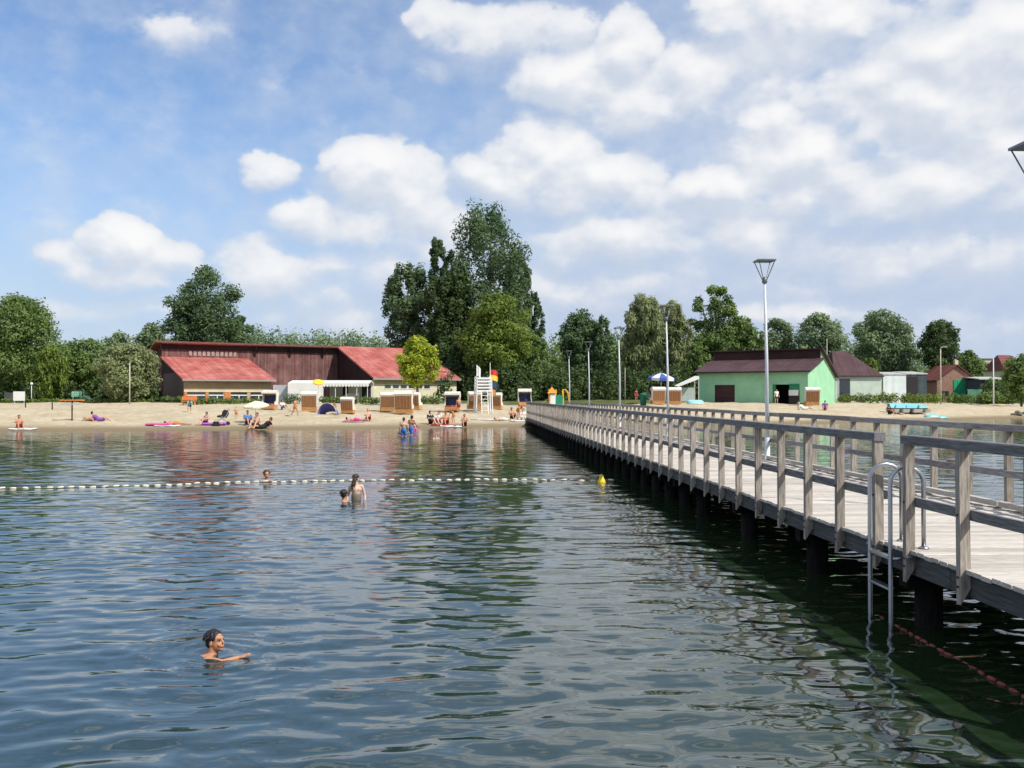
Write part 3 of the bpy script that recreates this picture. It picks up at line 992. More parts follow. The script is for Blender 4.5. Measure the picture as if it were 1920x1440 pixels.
# group of tall poplars in the middle
tree('poplar_tree', 'tallest dark poplar in the middle of the picture', 915, 372, 142, 165, 'poplar', 'dark', .10, 11, 1.15)
tree('poplar_tree', 'slim dark poplar just left of the tallest one', 828, 432, 146, 62, 'poplar', 'dark', .10, 12)
tree('poplar_tree', 'dark poplar at the left of the tall group behind the red roof', 765, 488, 144, 98, 'poplar', 'dark', .10, 13)
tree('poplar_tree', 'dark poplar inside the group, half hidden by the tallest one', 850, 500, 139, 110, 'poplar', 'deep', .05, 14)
tree('poplar_tree', 'narrow pointed poplar at the right of the tall group', 1000, 535, 150, 44, 'poplar', 'dark', .08, 15)
tree('poplar_tree', 'poplar limb mass leaning out right of the tallest poplar', 968, 455, 147, 60, 'poplar', 'dark', .25, 16, .8)
tree('broadleaf_tree', 'olive green tree in front of the tall poplars', 930, 545, 128, 138, 'round', 'olive', .18, 17)
tree('broadleaf_tree', 'bright yellow green young tree in front of the red roof', 783, 628, 99, 78, 'round', 'bright', .22, 18, 1.5)
tree('broadleaf_tree', 'shaded olive tree right below the tall poplars', 990, 620, 131, 80, 'round', 'mid', .05, 19)
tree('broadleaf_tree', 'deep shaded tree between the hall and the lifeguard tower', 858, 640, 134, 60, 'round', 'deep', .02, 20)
# left
tree('willow_tree', 'large tree at the left edge of the picture', 25, 548, 118, 180, 'round', 'mid', .06, 21)
tree('willow_tree', 'tall tree cut by the left edge, behind the large one', -75, 575, 126, 170, 'round', 'mid', .06, 121)
tree('willow_tree', 'lighter willow growing low beside the large left tree', 92, 650, 112, 66, 'willow', 'olive', .05, 22)
tree('broadleaf_tree', 'mid green tree right of the large left tree', 158, 632, 140, 100, 'round', 'mid', .05, 23)
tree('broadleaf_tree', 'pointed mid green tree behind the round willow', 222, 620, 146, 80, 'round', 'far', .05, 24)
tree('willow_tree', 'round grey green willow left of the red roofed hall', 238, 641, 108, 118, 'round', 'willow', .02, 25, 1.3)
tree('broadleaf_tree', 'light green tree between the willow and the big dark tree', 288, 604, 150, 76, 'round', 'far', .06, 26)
tree('broadleaf_tree', 'big dark rounded tree behind the left end of the red hall', 386, 497, 152, 148, 'round', 'dark', .05, 27, 1.2)
tree('broadleaf_tree', 'lower dark shoulder tree right of the big dark tree', 450, 590, 156, 62, 'round', 'dark', .05, 28)
# right
tree('broadleaf_tree', 'dark green tree left of the pier lamps', 1090, 577, 138, 88, 'round', 'dark', .06, 31, 1.1)
tree('broadleaf_tree', 'dark slim tree close to the right of the dark one by the lamps', 1128, 588, 136, 46, 'poplar', 'dark', .05, 32)
tree('willow_tree', 'tall grey green willow behind the pier lamps', 1208, 550, 140, 92, 'willow', 'willow', .06, 33, 1.2)
tree('willow_tree', 'grey green willow beside the blue parasol, lower crown', 1262, 567, 142, 72, 'willow', 'willow', .06, 34, 1.1)
tree('broadleaf_tree', 'airy fresh green tree behind the left end of the green boathouse', 1345, 531, 134, 106, 'open', 'mid', .22, 35)
tree('broadleaf_tree', 'green tree behind the middle of the green boathouse', 1400, 596, 138, 76, 'round', 'mid', .05, 36)
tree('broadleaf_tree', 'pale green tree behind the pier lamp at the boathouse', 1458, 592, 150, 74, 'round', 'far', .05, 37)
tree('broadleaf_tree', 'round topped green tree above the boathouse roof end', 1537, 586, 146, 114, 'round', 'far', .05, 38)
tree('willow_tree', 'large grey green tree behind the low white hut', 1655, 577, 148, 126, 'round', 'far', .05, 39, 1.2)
tree('broadleaf_tree', 'dark round tree with bare trunk above the small brick house', 1763, 598, 142, 84, 'round', 'deep', .30, 40, 1.1)
tree('shrub', 'bright green bush behind the purple roof', 1628, 662, 126, 56, 'bush', 'olive', 0, 41, cat='shrub')
tree('broadleaf_tree', 'small tree right of the brick house', 1815, 655, 150, 60, 'round', 'mid', .1, 42)
tree('broadleaf_tree', 'dark green tree at the right edge of the picture', 1915, 662, 118, 84, 'round', 'mid', .06, 43)
tree('shrub', 'dark bush beside the right edge tree', 1868, 700, 128, 70, 'bush', 'mid', 0, 44, cat='shrub')
tree('broadleaf_tree', 'slender tree with bare stem beside the boathouse', 1308, 640, 128, 50, 'open', 'mid', .3, 46)


def wood_mass(name, label, px0, px1, top0, top1, Y, n, leaf, seed, jag=12, kind='stuff'):
    """far wood that reads as one mass"""
    rng = random.Random(seed)
    lobes = []
    trunks = MB()
    for i in range(n):
        t = (i + rng.random()) / n
        px = px0 + (px1 - px0) * t
        top = top0 + (top1 - top0) * t + rng.uniform(-jag, jag)
        y = Y + rng.uniform(-6, 10)
        g = on_ground(px, y)
        H = max(1.5, at(px, top, y).z - g.z)
        r = H * rng.uniform(.20, .30)
        tone = rng.random()
        trunks.tube([(g.x, y, g.z - .1), (g.x, y, g.z + H * .7)], [H * .02, H * .006], 6)
        for k in range(9):
            u = k / 8
            rr = r * (1.05 - .38 * u) * rng.uniform(.8, 1.1)
            lobes.append(((g.x + rng.uniform(-r, r) * .7, y + rng.uniform(-r, r) * .6, g.z + rr * .6 + u * (H - rr * 1.5)), (rr, rr, rr * 1.05), min(1, max(0, tone * .6 + rng.uniform(0, .4)))))
    size = .0034 * Y
    W = abs(px1 - px0) * Y / FPX
    Hh = (744 - (top0 + top1) / 2) * Y / FPX
    cnt = int(min(46000, 60 * W * Hh / size ** 2))
    o = crown_obj(name, lobes, cnt, size, LEAF[leaf], seed)
    tag(o, label, 'wood', kind=kind)
    trunks.build('stem', BARK, o)


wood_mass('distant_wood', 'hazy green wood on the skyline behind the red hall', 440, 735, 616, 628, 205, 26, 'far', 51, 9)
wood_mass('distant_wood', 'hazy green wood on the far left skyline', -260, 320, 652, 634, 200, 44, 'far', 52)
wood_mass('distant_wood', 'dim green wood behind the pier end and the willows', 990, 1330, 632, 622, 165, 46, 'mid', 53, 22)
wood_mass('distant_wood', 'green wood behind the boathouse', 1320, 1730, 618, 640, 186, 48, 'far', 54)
wood_mass('distant_wood', 'low green wood on the far right skyline', 1690, 2200, 682, 682, 200, 44, 'mid', 55, 8)
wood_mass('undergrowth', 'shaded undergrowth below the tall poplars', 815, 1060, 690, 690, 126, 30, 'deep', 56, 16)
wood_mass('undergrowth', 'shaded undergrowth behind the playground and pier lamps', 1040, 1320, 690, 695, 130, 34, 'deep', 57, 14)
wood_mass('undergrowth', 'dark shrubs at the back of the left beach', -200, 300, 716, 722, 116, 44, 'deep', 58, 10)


def hedge(label, px0, px1, top, Y, leaf, seed, h_f=1):
    rng = random.Random(seed)
    a, b = on_ground(px0, Y), on_ground(px1, Y)
    H = at(px0, top, Y).z - a.z
    T = thing('hedge', label, 'hedge', a)
    L = b.x - a.x
    lobes = []
    n = max(4, int(L / (H * .7)))
    for i in range(n):
        t = (i + .5) / n
        r = H * .55
        lobes.append(((t * L + rng.uniform(-.2, .2), rng.uniform(-.2, .2), H * .45 + rng.uniform(-.1, .1) * H), (r * 1.1, r * .8, H * .55), rng.random()))
    size = .0022 * Y
    crown_obj('foliage', lobes, int(min(7000, 16 * L * H / size ** 2)), size, LEAF[leaf], seed, T)
    st = MB()
    for i in range(n):
        st.tube([((i + .5) / n * L, 0, -.1), ((i + .5) / n * L, 0, H * .6)], .03, 5)
    st.build('stem', BARK, T)


hedge('low green hedge before the left wing of the red hall', 300, 345, 742, 108, 'mid', 61)
hedge('low green hedge left of the hooded beach chairs', 534, 566, 738, 103, 'dark', 62)
hedge('low green hedge before the white marquee', 600, 712, 743, 104, 'mid', 63)
hedge('low green hedge under the bright young tree', 735, 828, 741, 104, 'mid', 64)
hedge('low hedge along the foot of the left wing windows', 345, 515, 745, 101, 'mid', 65)
hedge('rough grassy bank of weeds below the white hut', 1575, 1760, 737, 119, 'olive', 66)
hedge('rough weeds in front of the right sheds', 1760, 1990, 736, 126, 'mid', 67)
hedge('thin line of weeds along the back of the left beach', -60, 290, 747, 107, 'olive', 68)

# ------------------------------------------------------------------ buildings
def corrug(name, col, freq, axis=0, var=.2, col2=None, strength=.6):
    """sheet roofing or boarding: ribs along one direction in relief, blotchy colour"""
    if name in MATS: return MATS[name]
    m, nt, b = nodes_of(name); N, L = nt.nodes, nt.links
    tc = N.new('ShaderNodeTexCoord')
    sp = N.new('ShaderNodeSeparateXYZ'); L.new(tc.outputs['Object'], sp.inputs[0])
    mu = N.new('ShaderNodeMath'); mu.operation = 'MULTIPLY'; L.new(sp.outputs[axis], mu.inputs[0]); mu.inputs[1].default_value = freq
    fl = N.new('ShaderNodeMath'); fl.operation = 'FLOOR'; L.new(mu.outputs[0], fl.inputs[0])
    wn = N.new('ShaderNodeTexWhiteNoise'); wn.noise_dimensions = '1D'; L.new(fl.outputs[0], wn.inputs['W'])
    sn = N.new('ShaderNodeMath'); sn.operation = 'PINGPONG'; L.new(mu.outputs[0], sn.inputs[0]); sn.inputs[1].default_value = .5
    n1 = N.new('ShaderNodeTexNoise'); n1.inputs['Scale'].default_value = .55; n1.inputs['Detail'].default_value = 7; n1.inputs['Roughness'].default_value = .65; L.new(tc.outputs['Object'], n1.inputs['Vector'])
    mr = N.new('ShaderNodeMapRange'); mr.inputs[1].default_value = .35; mr.inputs[2].default_value = .65; L.new(n1.outputs['Fac'], mr.inputs[0])
    mx = N.new('ShaderNodeMix'); mx.data_type = 'RGBA'; L.new(mr.outputs[0], mx.inputs[0])
    mx.inputs[6].default_value = (*[c * (1 - var) for c in col], 1); mx.inputs[7].default_value = (*(col2 or [min(1, c * (1 + var)) for c in col]), 1)
    sc = N.new('ShaderNodeVectorMath'); sc.operation = 'SCALE'; L.new(mx.outputs[2], sc.inputs[0])
    m2 = N.new('ShaderNodeMapRange'); m2.inputs[3].default_value = 1 - var; m2.inputs[4].default_value = 1 + var; L.new(wn.outputs['Value'], m2.inputs[0]); L.new(m2.outputs[0], sc.inputs['Scale'])
    L.new(sc.outputs[0], b.inputs['Base Color']); b.inputs['Roughness'].default_value = .75; b.inputs['Specular IOR Level'].default_value = .3
    bp = N.new('ShaderNodeBump'); bp.inputs['Strength'].default_value = strength; bp.inputs['Distance'].default_value = .03
    L.new(sn.outputs[0], bp.inputs['Height']); L.new(bp.outputs[0], b.inputs['Normal'])
    MATS[name] = m
    return m


RED_ROOF = corrug('faded_red_sheet_roof', (.36, .075, .058), 4.5, 0, .16, (.47, .17, .145))
RED_BOARD = corrug('weathered_red_brown_boarding', (.155, .055, .050), 5.5, 0, .32, (.22, .115, .105))
DARK_BOARD = corrug('dark_stained_boarding', (.040, .018, .018), 5.0, 1, .3)
PLUM_ROOF = corrug('plum_brown_sheet_roof', (.066, .032, .036), 4.0, 0, .15, (.088, .047, .052))
TAN = mat('tan_painted_wall', (.46, .32, .19), var=.1, scale=1.2)
CREAM = mat('cream_painted_wall', (.64, .59, .40), var=.1, scale=1.2)
WHITE = mat('white_paint', (.72, .72, .70), var=.05, scale=2)
CANVAS = mat('white_canvas', (.72, .715, .68), var=.05, scale=1.5, rough=.9)
GREY_PANEL = mat('grey_panel', (.40, .43, .45), var=.1, scale=2)
GREEN_WALL = mat('mint_green_wall', (.29, .56, .345), var=.09, scale=.7)
PLINTH = mat('brown_plinth', (.12, .06, .045), var=.2, scale=2)
GLASS = mat('window_glass', (.03, .035, .04), rough=.08, var=.2, spec=.8)
DARK_IN = mat('dark_interior', (.02, .018, .018), var=.2)
ORANGE = mat('orange_paint', (.62, .20, .06), var=.12)
BROWN_DOOR = corrug('dark_brown_slat_door', (.055, .024, .026), 6, 2, .2)


def build_hall():
    O = at(303, 745, 118)
    g = 1.80
    T = thing('beach_hall', 'long hall with red sheet roofs and red brown boarded wall on the left', 'building', (O.x, O.y, g), math.radians(30))
    U0, U1, U2 = 0.0, 22.6, 34.4

    def P(u, v, z): return Vector((u, -v, z))
    # main block
    w = MB(); w.prism([P(U0, 0, 0), P(U0, 0, 6.95), P(U0, -11, 4.2), P(U0, -11, 0)], (U2 - U0, 0, 0))
    w.build('boarded_wall', RED_BOARD, T)
    r = MB(); r.prism([P(U0 - .9, .8, 7.02), P(U0 - .9, .8, 7.22), P(U0 - .9, -12, 4.25), P(U0 - .9, -12, 4.05)], (U1 - U0 + .9, 0, 0))
    rf = r.build('roof', RED_ROOF, T)
    MB().box(U0 - .9, U1 - .003, -.86, -.803, 7.0, 7.23).build('fascia_board', mat('red_fascia', (.17, .065, .058), var=.25), rf)
    MB().box(U0, U1, -.22, -.003, 6.3, 6.9).build('eaves_board', DARK_BOARD, T)
    for u in (U0 - .25, 11.4, 16.0, 20.5):
        MB().beam(P(u, .02, 5.6), P(u, .72, 6.95), .14, .14).build('bracket', DARK_BOARD, T)
    # louvre strips high in the wall above the left wing
    for i in range(11):
        u = 3.2 + i * .55
        MB().box(u, u + .36, -.05, -.002, 5.55, 6.15).build('vent_slat', mat('pale_worn_boards', (.34, .25, .22), var=.25), T)
    # left wing
    a0, a1, V = U0 + .15, 10.2, 10.2
    lw = MB()
    lw.box(a0, a1, -V, -V + .25, 0, 2.42)
    lw.build('wing_wall', TAN, T)
    sd = MB(); sd.prism([P(a0, 0, 0), P(a0, V - .26, 0), P(a0, V - .26, 2.40), P(a0, 0, 5.15)], (.2, 0, 0)); sd.prism([P(a1 - .2, 0, 0), P(a1 - .2, V - .26, 0), P(a1 - .2, V - .26, 2.40), P(a1 - .2, 0, 5.15)], (.2, 0, 0))
    sd.build('side_wall', mat('grey_plum_boarding', (.16, .10, .10), var=.3, scale=2, stretch=(1, 6, .3)), T)
    gb = MB(); gb.prism([P(a0 - .04, .3, 3.3), P(a0 - .04, V - 3.2, 3.3), P(a0 - .04, .3, 5.05)], (.038, 0, 0)); gb.build('gable_boarding', DARK_BOARD, T)
    r2 = MB(); r2.prism([P(a0 - .35, .003, 5.20), P(a0 - .35, .003, 5.34), P(a0 - .35, V + .7, 2.46), P(a0 - .35, V + .7, 2.32)], (a1 - a0 + .7, 0, 0))
    q = r2.build('wing_roof', RED_ROOF, T)
    MB().box(a0 - .35, a1 + .35, -V - .76, -V - .703, 2.26, 2.44).build('gutter', mat('grey_gutter', (.30, .27, .26), var=.1), q)
    # band of windows with cream frames and orange pillars
    MB().box(a0, a1, -V - .05, -V - .002, 1.04, 1.22).build('lintel', CREAM, T)
    for (u0, u1) in ((.5, 2.5), (2.9, 4.55), (5.4, 7.3), (7.7, 9.7)):
        wd = MB().box(u0, u1, -V - .025, -V - .003, .12, 1.0).build('window', GLASS, T)
        MB().box(u0, u1, -V - .06, -V - .028, .60, .72).build('window_bar', WHITE, wd)
        MB().box(u0 + .9, u0 + 1.0, -V - .055, -V - .028, .12, .597).build('window_post', WHITE, wd)
    for u in (.2, 2.55, 4.7, 5.1, 9.85):
        MB().box(u, u + .26, -V - .07, -V - .004, 0, 1.02).build('pillar', ORANGE if u < 6 else TAN, T)
    # right wing: ridge runs on, roof falls towards the lake
    b0, V2 = U1, 11.3
    rr = MB(); rr.prism([P(b0 - .25, .30, 7.02), P(b0 - .25, .30, 7.24), P(b0 - .25, V2 + .8, 2.84), P(b0 - .25, V2 + .8, 2.64)], (U2 - b0 + .6, 0, 0))
    q = rr.build('wing_roof', RED_ROOF, T)
    rb = MB(); rb.prism([P(b0 + .003, .30, 7.02), P(b0 + .003, .30, 7.24), P(b0 + .003, -12, 4.25), P(b0 + .003, -12, 4.05)], (U2 - b0 + .3, 0, 0)); rb.build('rear_roof', RED_ROOF, T)
    MB().box(b0 - .25, U2 + .35, -V2 - .86, -V2 - .803, 2.58, 2.80).build('gutter', MATS['grey_gutter'], q)
    tri = MB(); tri.prism([P(b0, .003, 2.5), P(b0, V2, 2.5), P(b0, V2, 2.62), P(b0, .3, 6.95), P(b0, .003, 6.95)], (.2, 0, 0)); tri.build('gable_boarding', DARK_BOARD, T)
    MB().box(b0 + .003, b0 + .22, -V2, -.003, 0, 2.495).build('side_wall', CREAM, T)
    MB().box(b0, U2, -V2 - .2, -V2 - .003, 0, 2.62).build('wing_wall', CREAM, T)
    MB().box(U2 - .2, U2 - .003, -V2, -.003, 0, 2.6).build('end_wall', CREAM, T)
    for i in range(6):
        u = b0 + 1.6 + i * 1.1
        wd = MB().box(u, u + .8, -V2 - .225, -V2 - .203, 1.55, 1.95).build('window', GLASS, T)
        MB().box(u - .06, u + .86, -V2 - .25, -V2 - .203, 1.46, 1.54).build('sill', WHITE, wd)
    MB().box(b0 + .2, U2 - .1, -V2 - .23, -V2 - .203, 2.1, 2.45).build('frieze', mat('ochre_band', (.50, .38, .22), var=.1), T)
    return T


build_hall()


def build_marquee():
    Y = 106.5
    a, b = on_ground(512, Y), on_ground(693, Y)
    W = b.x - a.x
    T = thing('marquee', 'white terrace marquee with side sheets in front of the red hall', 'tent', a)
    s = W / 181.0                                # metres per pixel here
    h = 2.42
    MB().box(0, 30 * s, 0, .12, 0, 2.0).build('grey_side_sheet', GREY_PANEL, T)
    MB().box(30 * s + .01, 95 * s, -.85, -.75, 0, 2.2).build('white_side_sheet', CANVAS, T)
    r = MB(); r.prism([(30 * s, -.7, h - .32), (30 * s, -.7, h - .2), (30 * s, 2.0, h + .12), (30 * s, 4.6, h - .2), (30 * s, 4.6, h - .32), (30 * s, 2.0, h)], (W - 30 * s, 0, 0))
    cv = r.build('canvas_roof', CANVAS, T)
    n = 15
    val = MB()
    for i in range(n):
        x0 = 95 * s + (W - 95 * s) * i / n; x1 = 95 * s + (W - 95 * s) * (i + 1) / n
        val.prism([(x0, -.73, h - .22), (x1, -.73, h - .22), (x1 - .03, -.73, h - .56), ((x0 + x1) / 2, -.73, h - .64), (x0 + .03, -.73, h - .56)], (0, .025, 0))
    val.build('valance', CANVAS, cv)
    for x in (95, 118, 138, 158, 178):
        MB().tube([(x * s, -.6, 0), (x * s, -.6, h - .3)], .035, 8).build('pole', WHITE, T)
    # back wall of the terrace with a counter and dark openings
    MB().box(95 * s, W, 4.3, 4.4, 0, 2.3).build('back_sheet', CANVAS, T)
    for x0, x1 in ((121, 131), (158, 176)):
        o = MB().box(x0 * s, x1 * s, 4.22, 4.297, .1, 1.95).build('doorway', DARK_IN, T)
        MB().box(x0 * s - .06, x0 * s, 4.2, 4.298, 0, 2.0).build('door_frame', WHITE, o)
    MB().box(133 * s, 156 * s, 2.0, 2.6, 0, 1.05).build('counter', WHITE, T)
    # hanging yellow parasol disc
    return T


build_marquee()


def parasol(label, loc, R, h, cols, tilt=(0, 0), panels=8, drop=.28, name='parasol', valance=.10, pole=True):
    T = thing(name, label, 'parasol', loc)
    if pole: MB().tube([(0, 0, -.2), (0, 0, h * .95)], .022, 8).build('pole', WHITE, T)
    mt = Matrix.Rotation(tilt[0], 4, 'X') @ Matrix.Rotation(tilt[1], 4, 'Y')
    for i in range(panels):
        t0, t1 = 2 * math.pi * i / panels, 2 * math.pi * (i + 1) / panels
        m = cols[i % len(cols)]
        ring = []
        p = MB(); V = []; Fc = []
        prof = [(0.02, 0), (.5 * R, -drop * R * .38), (R, -drop * R), (R * 1.0, -drop * R - valance)]
        for (r, z) in prof:
            for t in (t0, (t0 + t1) / 2, t1):
                k = 1.0 if t in (t0, t1) else .955
                V.append(mt @ Vector((r * k * math.cos(t), r * k * math.sin(t), z)) + Vector((0, 0, h)))
        for a in range(3):
            for b in range(2):
                Fc.append((a * 3 + b, a * 3 + b + 1, a * 3 + b + 4, a * 3 + b + 3))
        nV = len(V)
        V2 = [v + Vector((0, 0, -.012)) for v in V]
        p.add(V + V2, Fc + [tuple(nV + k for k in reversed(f)) for f in Fc])
        p.build('canopy_panel', m, T)
        MB().tube([mt @ Vector((.03, 0, -.03)) + Vector((0, 0, h)), mt @ Vector((R * math.cos(t0), R * math.sin(t0), -drop * R - .02)) + Vector((0, 0, h))], .008, 5).build('rib', WHITE, T)
    return T


YEL = mat('yellow_canvas', (.85, .55, .04), var=.08)
BLUE = mat('deep_blue_canvas', (.05, .10, .38), var=.12)
PALE = mat('cream_canvas', (.74, .70, .48), var=.08)
p = on_ground(597, 103); parasol('yellow parasol on the terrace in front of the white marquee', p, .62, at(597, 713, 103).z - p.z, [YEL], (.45, .1))
p = on_ground(1240, 104); parasol('blue and white beach parasol left of the green boathouse', p, 1.5, at(1240, 699, 104).z - p.z, [WHITE, BLUE], (.04, .03), 10, .36, valance=.3)


def build_boathouse():
    G = at(1515, 755, 107)
    al = math.radians(36)
    g = float(gh(G.x, G.y)) + .0
    T = thing('boathouse', 'mint green boathouse with plum brown stepped roof on the right of the pier', 'building', (G.x, G.y, g), -al)
    W, D, E = 13.2, 11.0, 3.95
    # front wall with two openings
    L0, L1 = 8.6, 11.1
    R0, R1 = .95, 4.05
    hd = 2.35
    w = MB()
    for (x0, x1, z0, z1) in ((-W, -L1, .22, E), (-L0, -R1, .22, E), (-R0, 0, .22, E), (-L1, -L0, hd, E), (-R1, -R0, hd, E)):
        w.box(x0, x1, 0, .25, z0, z1)
    w.build('front_wall', GREEN_WALL, T)
    pl = MB()
    for (x0, x1) in ((-W, -L1), (-L0, -R1), (-R0, 0)): pl.box(x0, x1, -.03, .25, -.3, .218)
    pl.build('plinth', PLINTH, T)
    gy = MB()
    prof = [(.25, 0), (D, 0), (D, 3.55), (5.15, 6.35), (5.15, 5.35), (.25, E + .03)]
    gy.prism([(-.25, y, z) for (y, z) in prof], (.25, 0, 0)); gy.build('gable_wall', GREEN_WALL, T)
    g2 = MB(); g2.prism([(-W, y, z) for (y, z) in prof], (.25, 0, 0)); g2.build('gable_wall', GREEN_WALL, T)
    MB().box(-W, 0, D - .25 + .26, D + .2, 0, E).build('rear_wall', GREEN_WALL, T)
    MB().box(-W + .26, -.26, .26, D - .02, -.1, .02).build('inner_floor', DARK_IN, T)
    MB().box(-W + .26, -.26, 4.0, 4.1, .02, E).build('inner_partition', DARK_IN, T)
    fr = MB(); fr.prism([(-W - .35, -.65, E - .18), (-W - .35, -.65, E - .04), (-W - .35, 5.12, 5.52), (-W - .35, 5.12, 5.38)], (W + .75, 0, 0))
    q = fr.build('front_roof', PLUM_ROOF, T)
    MB().box(-W - .35, .4, -.72, -.655, E - .24, E - .05).build('gutter', mat('dark_gutter', (.05, .035, .035), var=.1), q)
    MB().box(-W + .02, -.02, 5.125, 5.2, 5.4, 6.42).build('clerestory_board', DARK_BOARD, T)
    br = MB(); br.prism([(-W - .33, 4.75, 6.52), (-W - .33, 4.75, 6.64), (-W - .33, D + .6, 3.42), (-W - .33, D + .6, 3.28)], (W + .72, 0, 0)); br.build('rear_roof', PLUM_ROOF, T)
    vg = mat('dark_verge_board', (.055, .035, .035), var=.15)
    MB().beam((.40, 4.75, 6.60), (.40, D + .62, 3.36), .06, .22).build('verge_board', vg, T)
    MB().beam((.42, -.66, E - .10), (.42, 5.1, 5.46), .06, .20).build('verge_board', vg, T)
    # closed slatted door
    MB().box(-L1, -L0, .10, .16, 0, hd).build('slatted_door', BROWN_DOOR, T)
    # open double door, green leaf folded back, white notice and black crate stack inside the opening
    MB().box(-R0 - 1.15, -R0 - .02, -.08, -.02, 1.45, 2.4).build('green_door_leaf', mat('dark_green_paint', (.02, .20, .09), var=.12), T)
    MB().box(-R0 - 1.2, -R0 - .12, -.13, -.085, 1.08, 1.72).build('white_board', WHITE, T)
    MB().box(-R0 - 1.2, -R0 - .1, -.12, -.03, .05, 1.05).build('black_panel', DARK_IN, T)
    MB().box(-R1 + .02, -R1 + .4, -.08, -.03, .25, 2.3).build('green_door_leaf', MATS['dark_green_paint'], T)
    return T


build_boathouse()


def hut(name, label, px0, px1, Y, eave, depth, ridge=None, roof=None, wall=None, hip=0, rz=0, overhang=.3, extra=None, gable=False, cat='building'):
    """small building square to the view: eave and ridge are pixel rows"""
    a, b = on_ground(px0, Y), on_ground(px1, Y)
    g = min(a.z, b.z)
    W = b.x - a.x
    T = thing(name, label, cat, (a.x, a.y, g), rz)
    E = at(px0, eave, Y).z - g
    MB().box(0, W, 0, depth, -.2, E).build('wall', wall, T)
    if ridge is None:
        r = MB(); r.prism([(-overhang, -overhang, E + .003), (-overhang, depth + overhang, E + .35), (-overhang, depth + overhang, E + .5), (-overhang, -overhang, E + .14)], (W + 2 * overhang, 0, 0)); r.build('roof', roof, T)
    elif gable:
        Z = at(px0, ridge, Y).z - g
        MB().prism([(0, 0, E + .002), (W, 0, E + .002), (W / 2, 0, Z - .15)], (0, depth, 0)).build('gable', wall, T)
        for s in (0, 1):
            x_e, x_r = (-overhang, W / 2) if s == 0 else (W + overhang, W / 2)
            dz = (Z - E) * overhang / (W / 2)
            MB().prism([(x_e, -overhang, E - dz + .02), (x_r, -overhang, Z - .1), (x_r, -overhang, Z + .06), (x_e, -overhang, E - dz + .18)], (0, depth + 2 * overhang, 0)).build('roof', roof, T)
    else:
        Z = at(px0, ridge, Y).z - g
        o = overhang
        r = MB()
        v = [(-o, -o, E), (W + o, -o, E), (W + o, depth + o, E), (-o, depth + o, E), (hip * .3, depth / 2, Z), (W - hip, depth / 2, Z)]
        r.add(v, [(0, 1, 5, 4), (1, 2, 5), (2, 3, 4, 5), (3, 0, 4), (3, 2, 1, 0)])
        r.build('roof', roof, T)
        MB().box(-o, W + o, -o - .05, -o - .003, E - .12, E + .06).build('gutter', MATS['dark_gutter'], T)
    if extra: extra(T, W, E)
    return T


PALE_WALL = mat('pale_green_white_wall', (.52, .60, .52), var=.1, scale=1)
CORR_WHITE = corrug('white_corrugated_sheet', (.66, .72, .72), 3.5, 0, .08)
BRICK = mat('brick_wall', (.30, .17, .12), var=.3, scale=6)
RED_TILE = corrug('old_red_tile_roof', (.17, .055, .045), 4, 1, .25)
GREEN_DOOR = mat('emerald_door_paint', (.02, .33, .15), var=.12)
SHED_DARK = corrug('dark_blue_grey_shed_sheet', (.055, .075, .085), 3, 0, .25)
GREY_ROOF = corrug('light_grey_sheet_roof', (.42, .42, .41), 3, 0, .12)


def ex_plum(T, W, E):
    w = MB().box(.5, 1.95, -.04, -.003, .15, E - .35).build('dark_window', GLASS, T)
    MB().box(.42, .5, -.06, -.003, .1, E - .3).build('frame', WHITE, w)
    MB().box(3.2, 3.9, -.3, -.25, .25, 1.2).build('leaning_board', WHITE, T)


hut('pavilion', 'pavilion with plum brown hipped roof right of the boathouse', 1566, 1653, 122, 705, 7.0, 656, PLUM_ROOF, PALE_WALL, hip=3.2, extra=ex_plum, overhang=.25)
hut('storage_hut', 'low white corrugated storage hut between pavilion and brick house', 1656, 1699, 125, 703, 4, None, GREY_ROOF, CORR_WHITE, overhang=.08)


def ex_shed(T, W, E):
    MB().box(.1, W * .55, -.04, -.003, .1, E - .3).build('dark_opening', DARK_IN, T)


hut('open_shed', 'dark open shed with thin grey roof left of the brick house', 1700, 1738, 127, 702, 4, None, GREY_ROOF, SHED_DARK, overhang=.1, extra=ex_shed)


def ex_brick(T, W, E):
    d = MB().box(W * .42, W * .80, -.06, -.003, 0, E + .0).build('green_door', GREEN_DOOR, T)
    for i in range(4):
        MB().box(W * (.43 + i * .09), W * (.505 + i * .09), -.085, -.062, .08, E - .12).build('door_board', GREEN_DOOR, d)
    MB().box(W * .1, W * .3, -.05, -.003, .9, 1.6).build('window', GLASS, T)
    MB().box(W * .70, W * .78, 2.5, 3.0, E + 1.0, E + 2.9).build('chimney', CREAM, T)


hut('brick_house', 'small brick house with red gable roof and green door', 1757, 1830, 134, 712, 6, 684, RED_TILE, BRICK, gable=True, extra=ex_brick)
hut('tin_shed', 'dark sheet metal shed with light slanting roof near the right edge', 1838, 1889, 130, 712, 4, None, GREY_ROOF, SHED_DARK)


def ex_block(T, W, E):
    for r in range(2):
        for c in range(4):
            MB().box(W * (.1 + c * .22), W * (.22 + c * .22), -.05, -.003, E * (.62 + r * .2) - .9, E * (.62 + r * .2) + .1).build('window', GLASS, T)


hut('apartment_block', 'pale apartment block with red roof edge far behind the sheds', 1838, 1864, 290, 673, 12, None, RED_TILE, mat('pale_pink_plaster', (.62, .50, .42), var=.06), extra=ex_block)
hut('far_house', 'red roofed house showing above the right edge tree', 1886, 1935, 180, 694, 8, 664, RED_TILE, CREAM, hip=2)


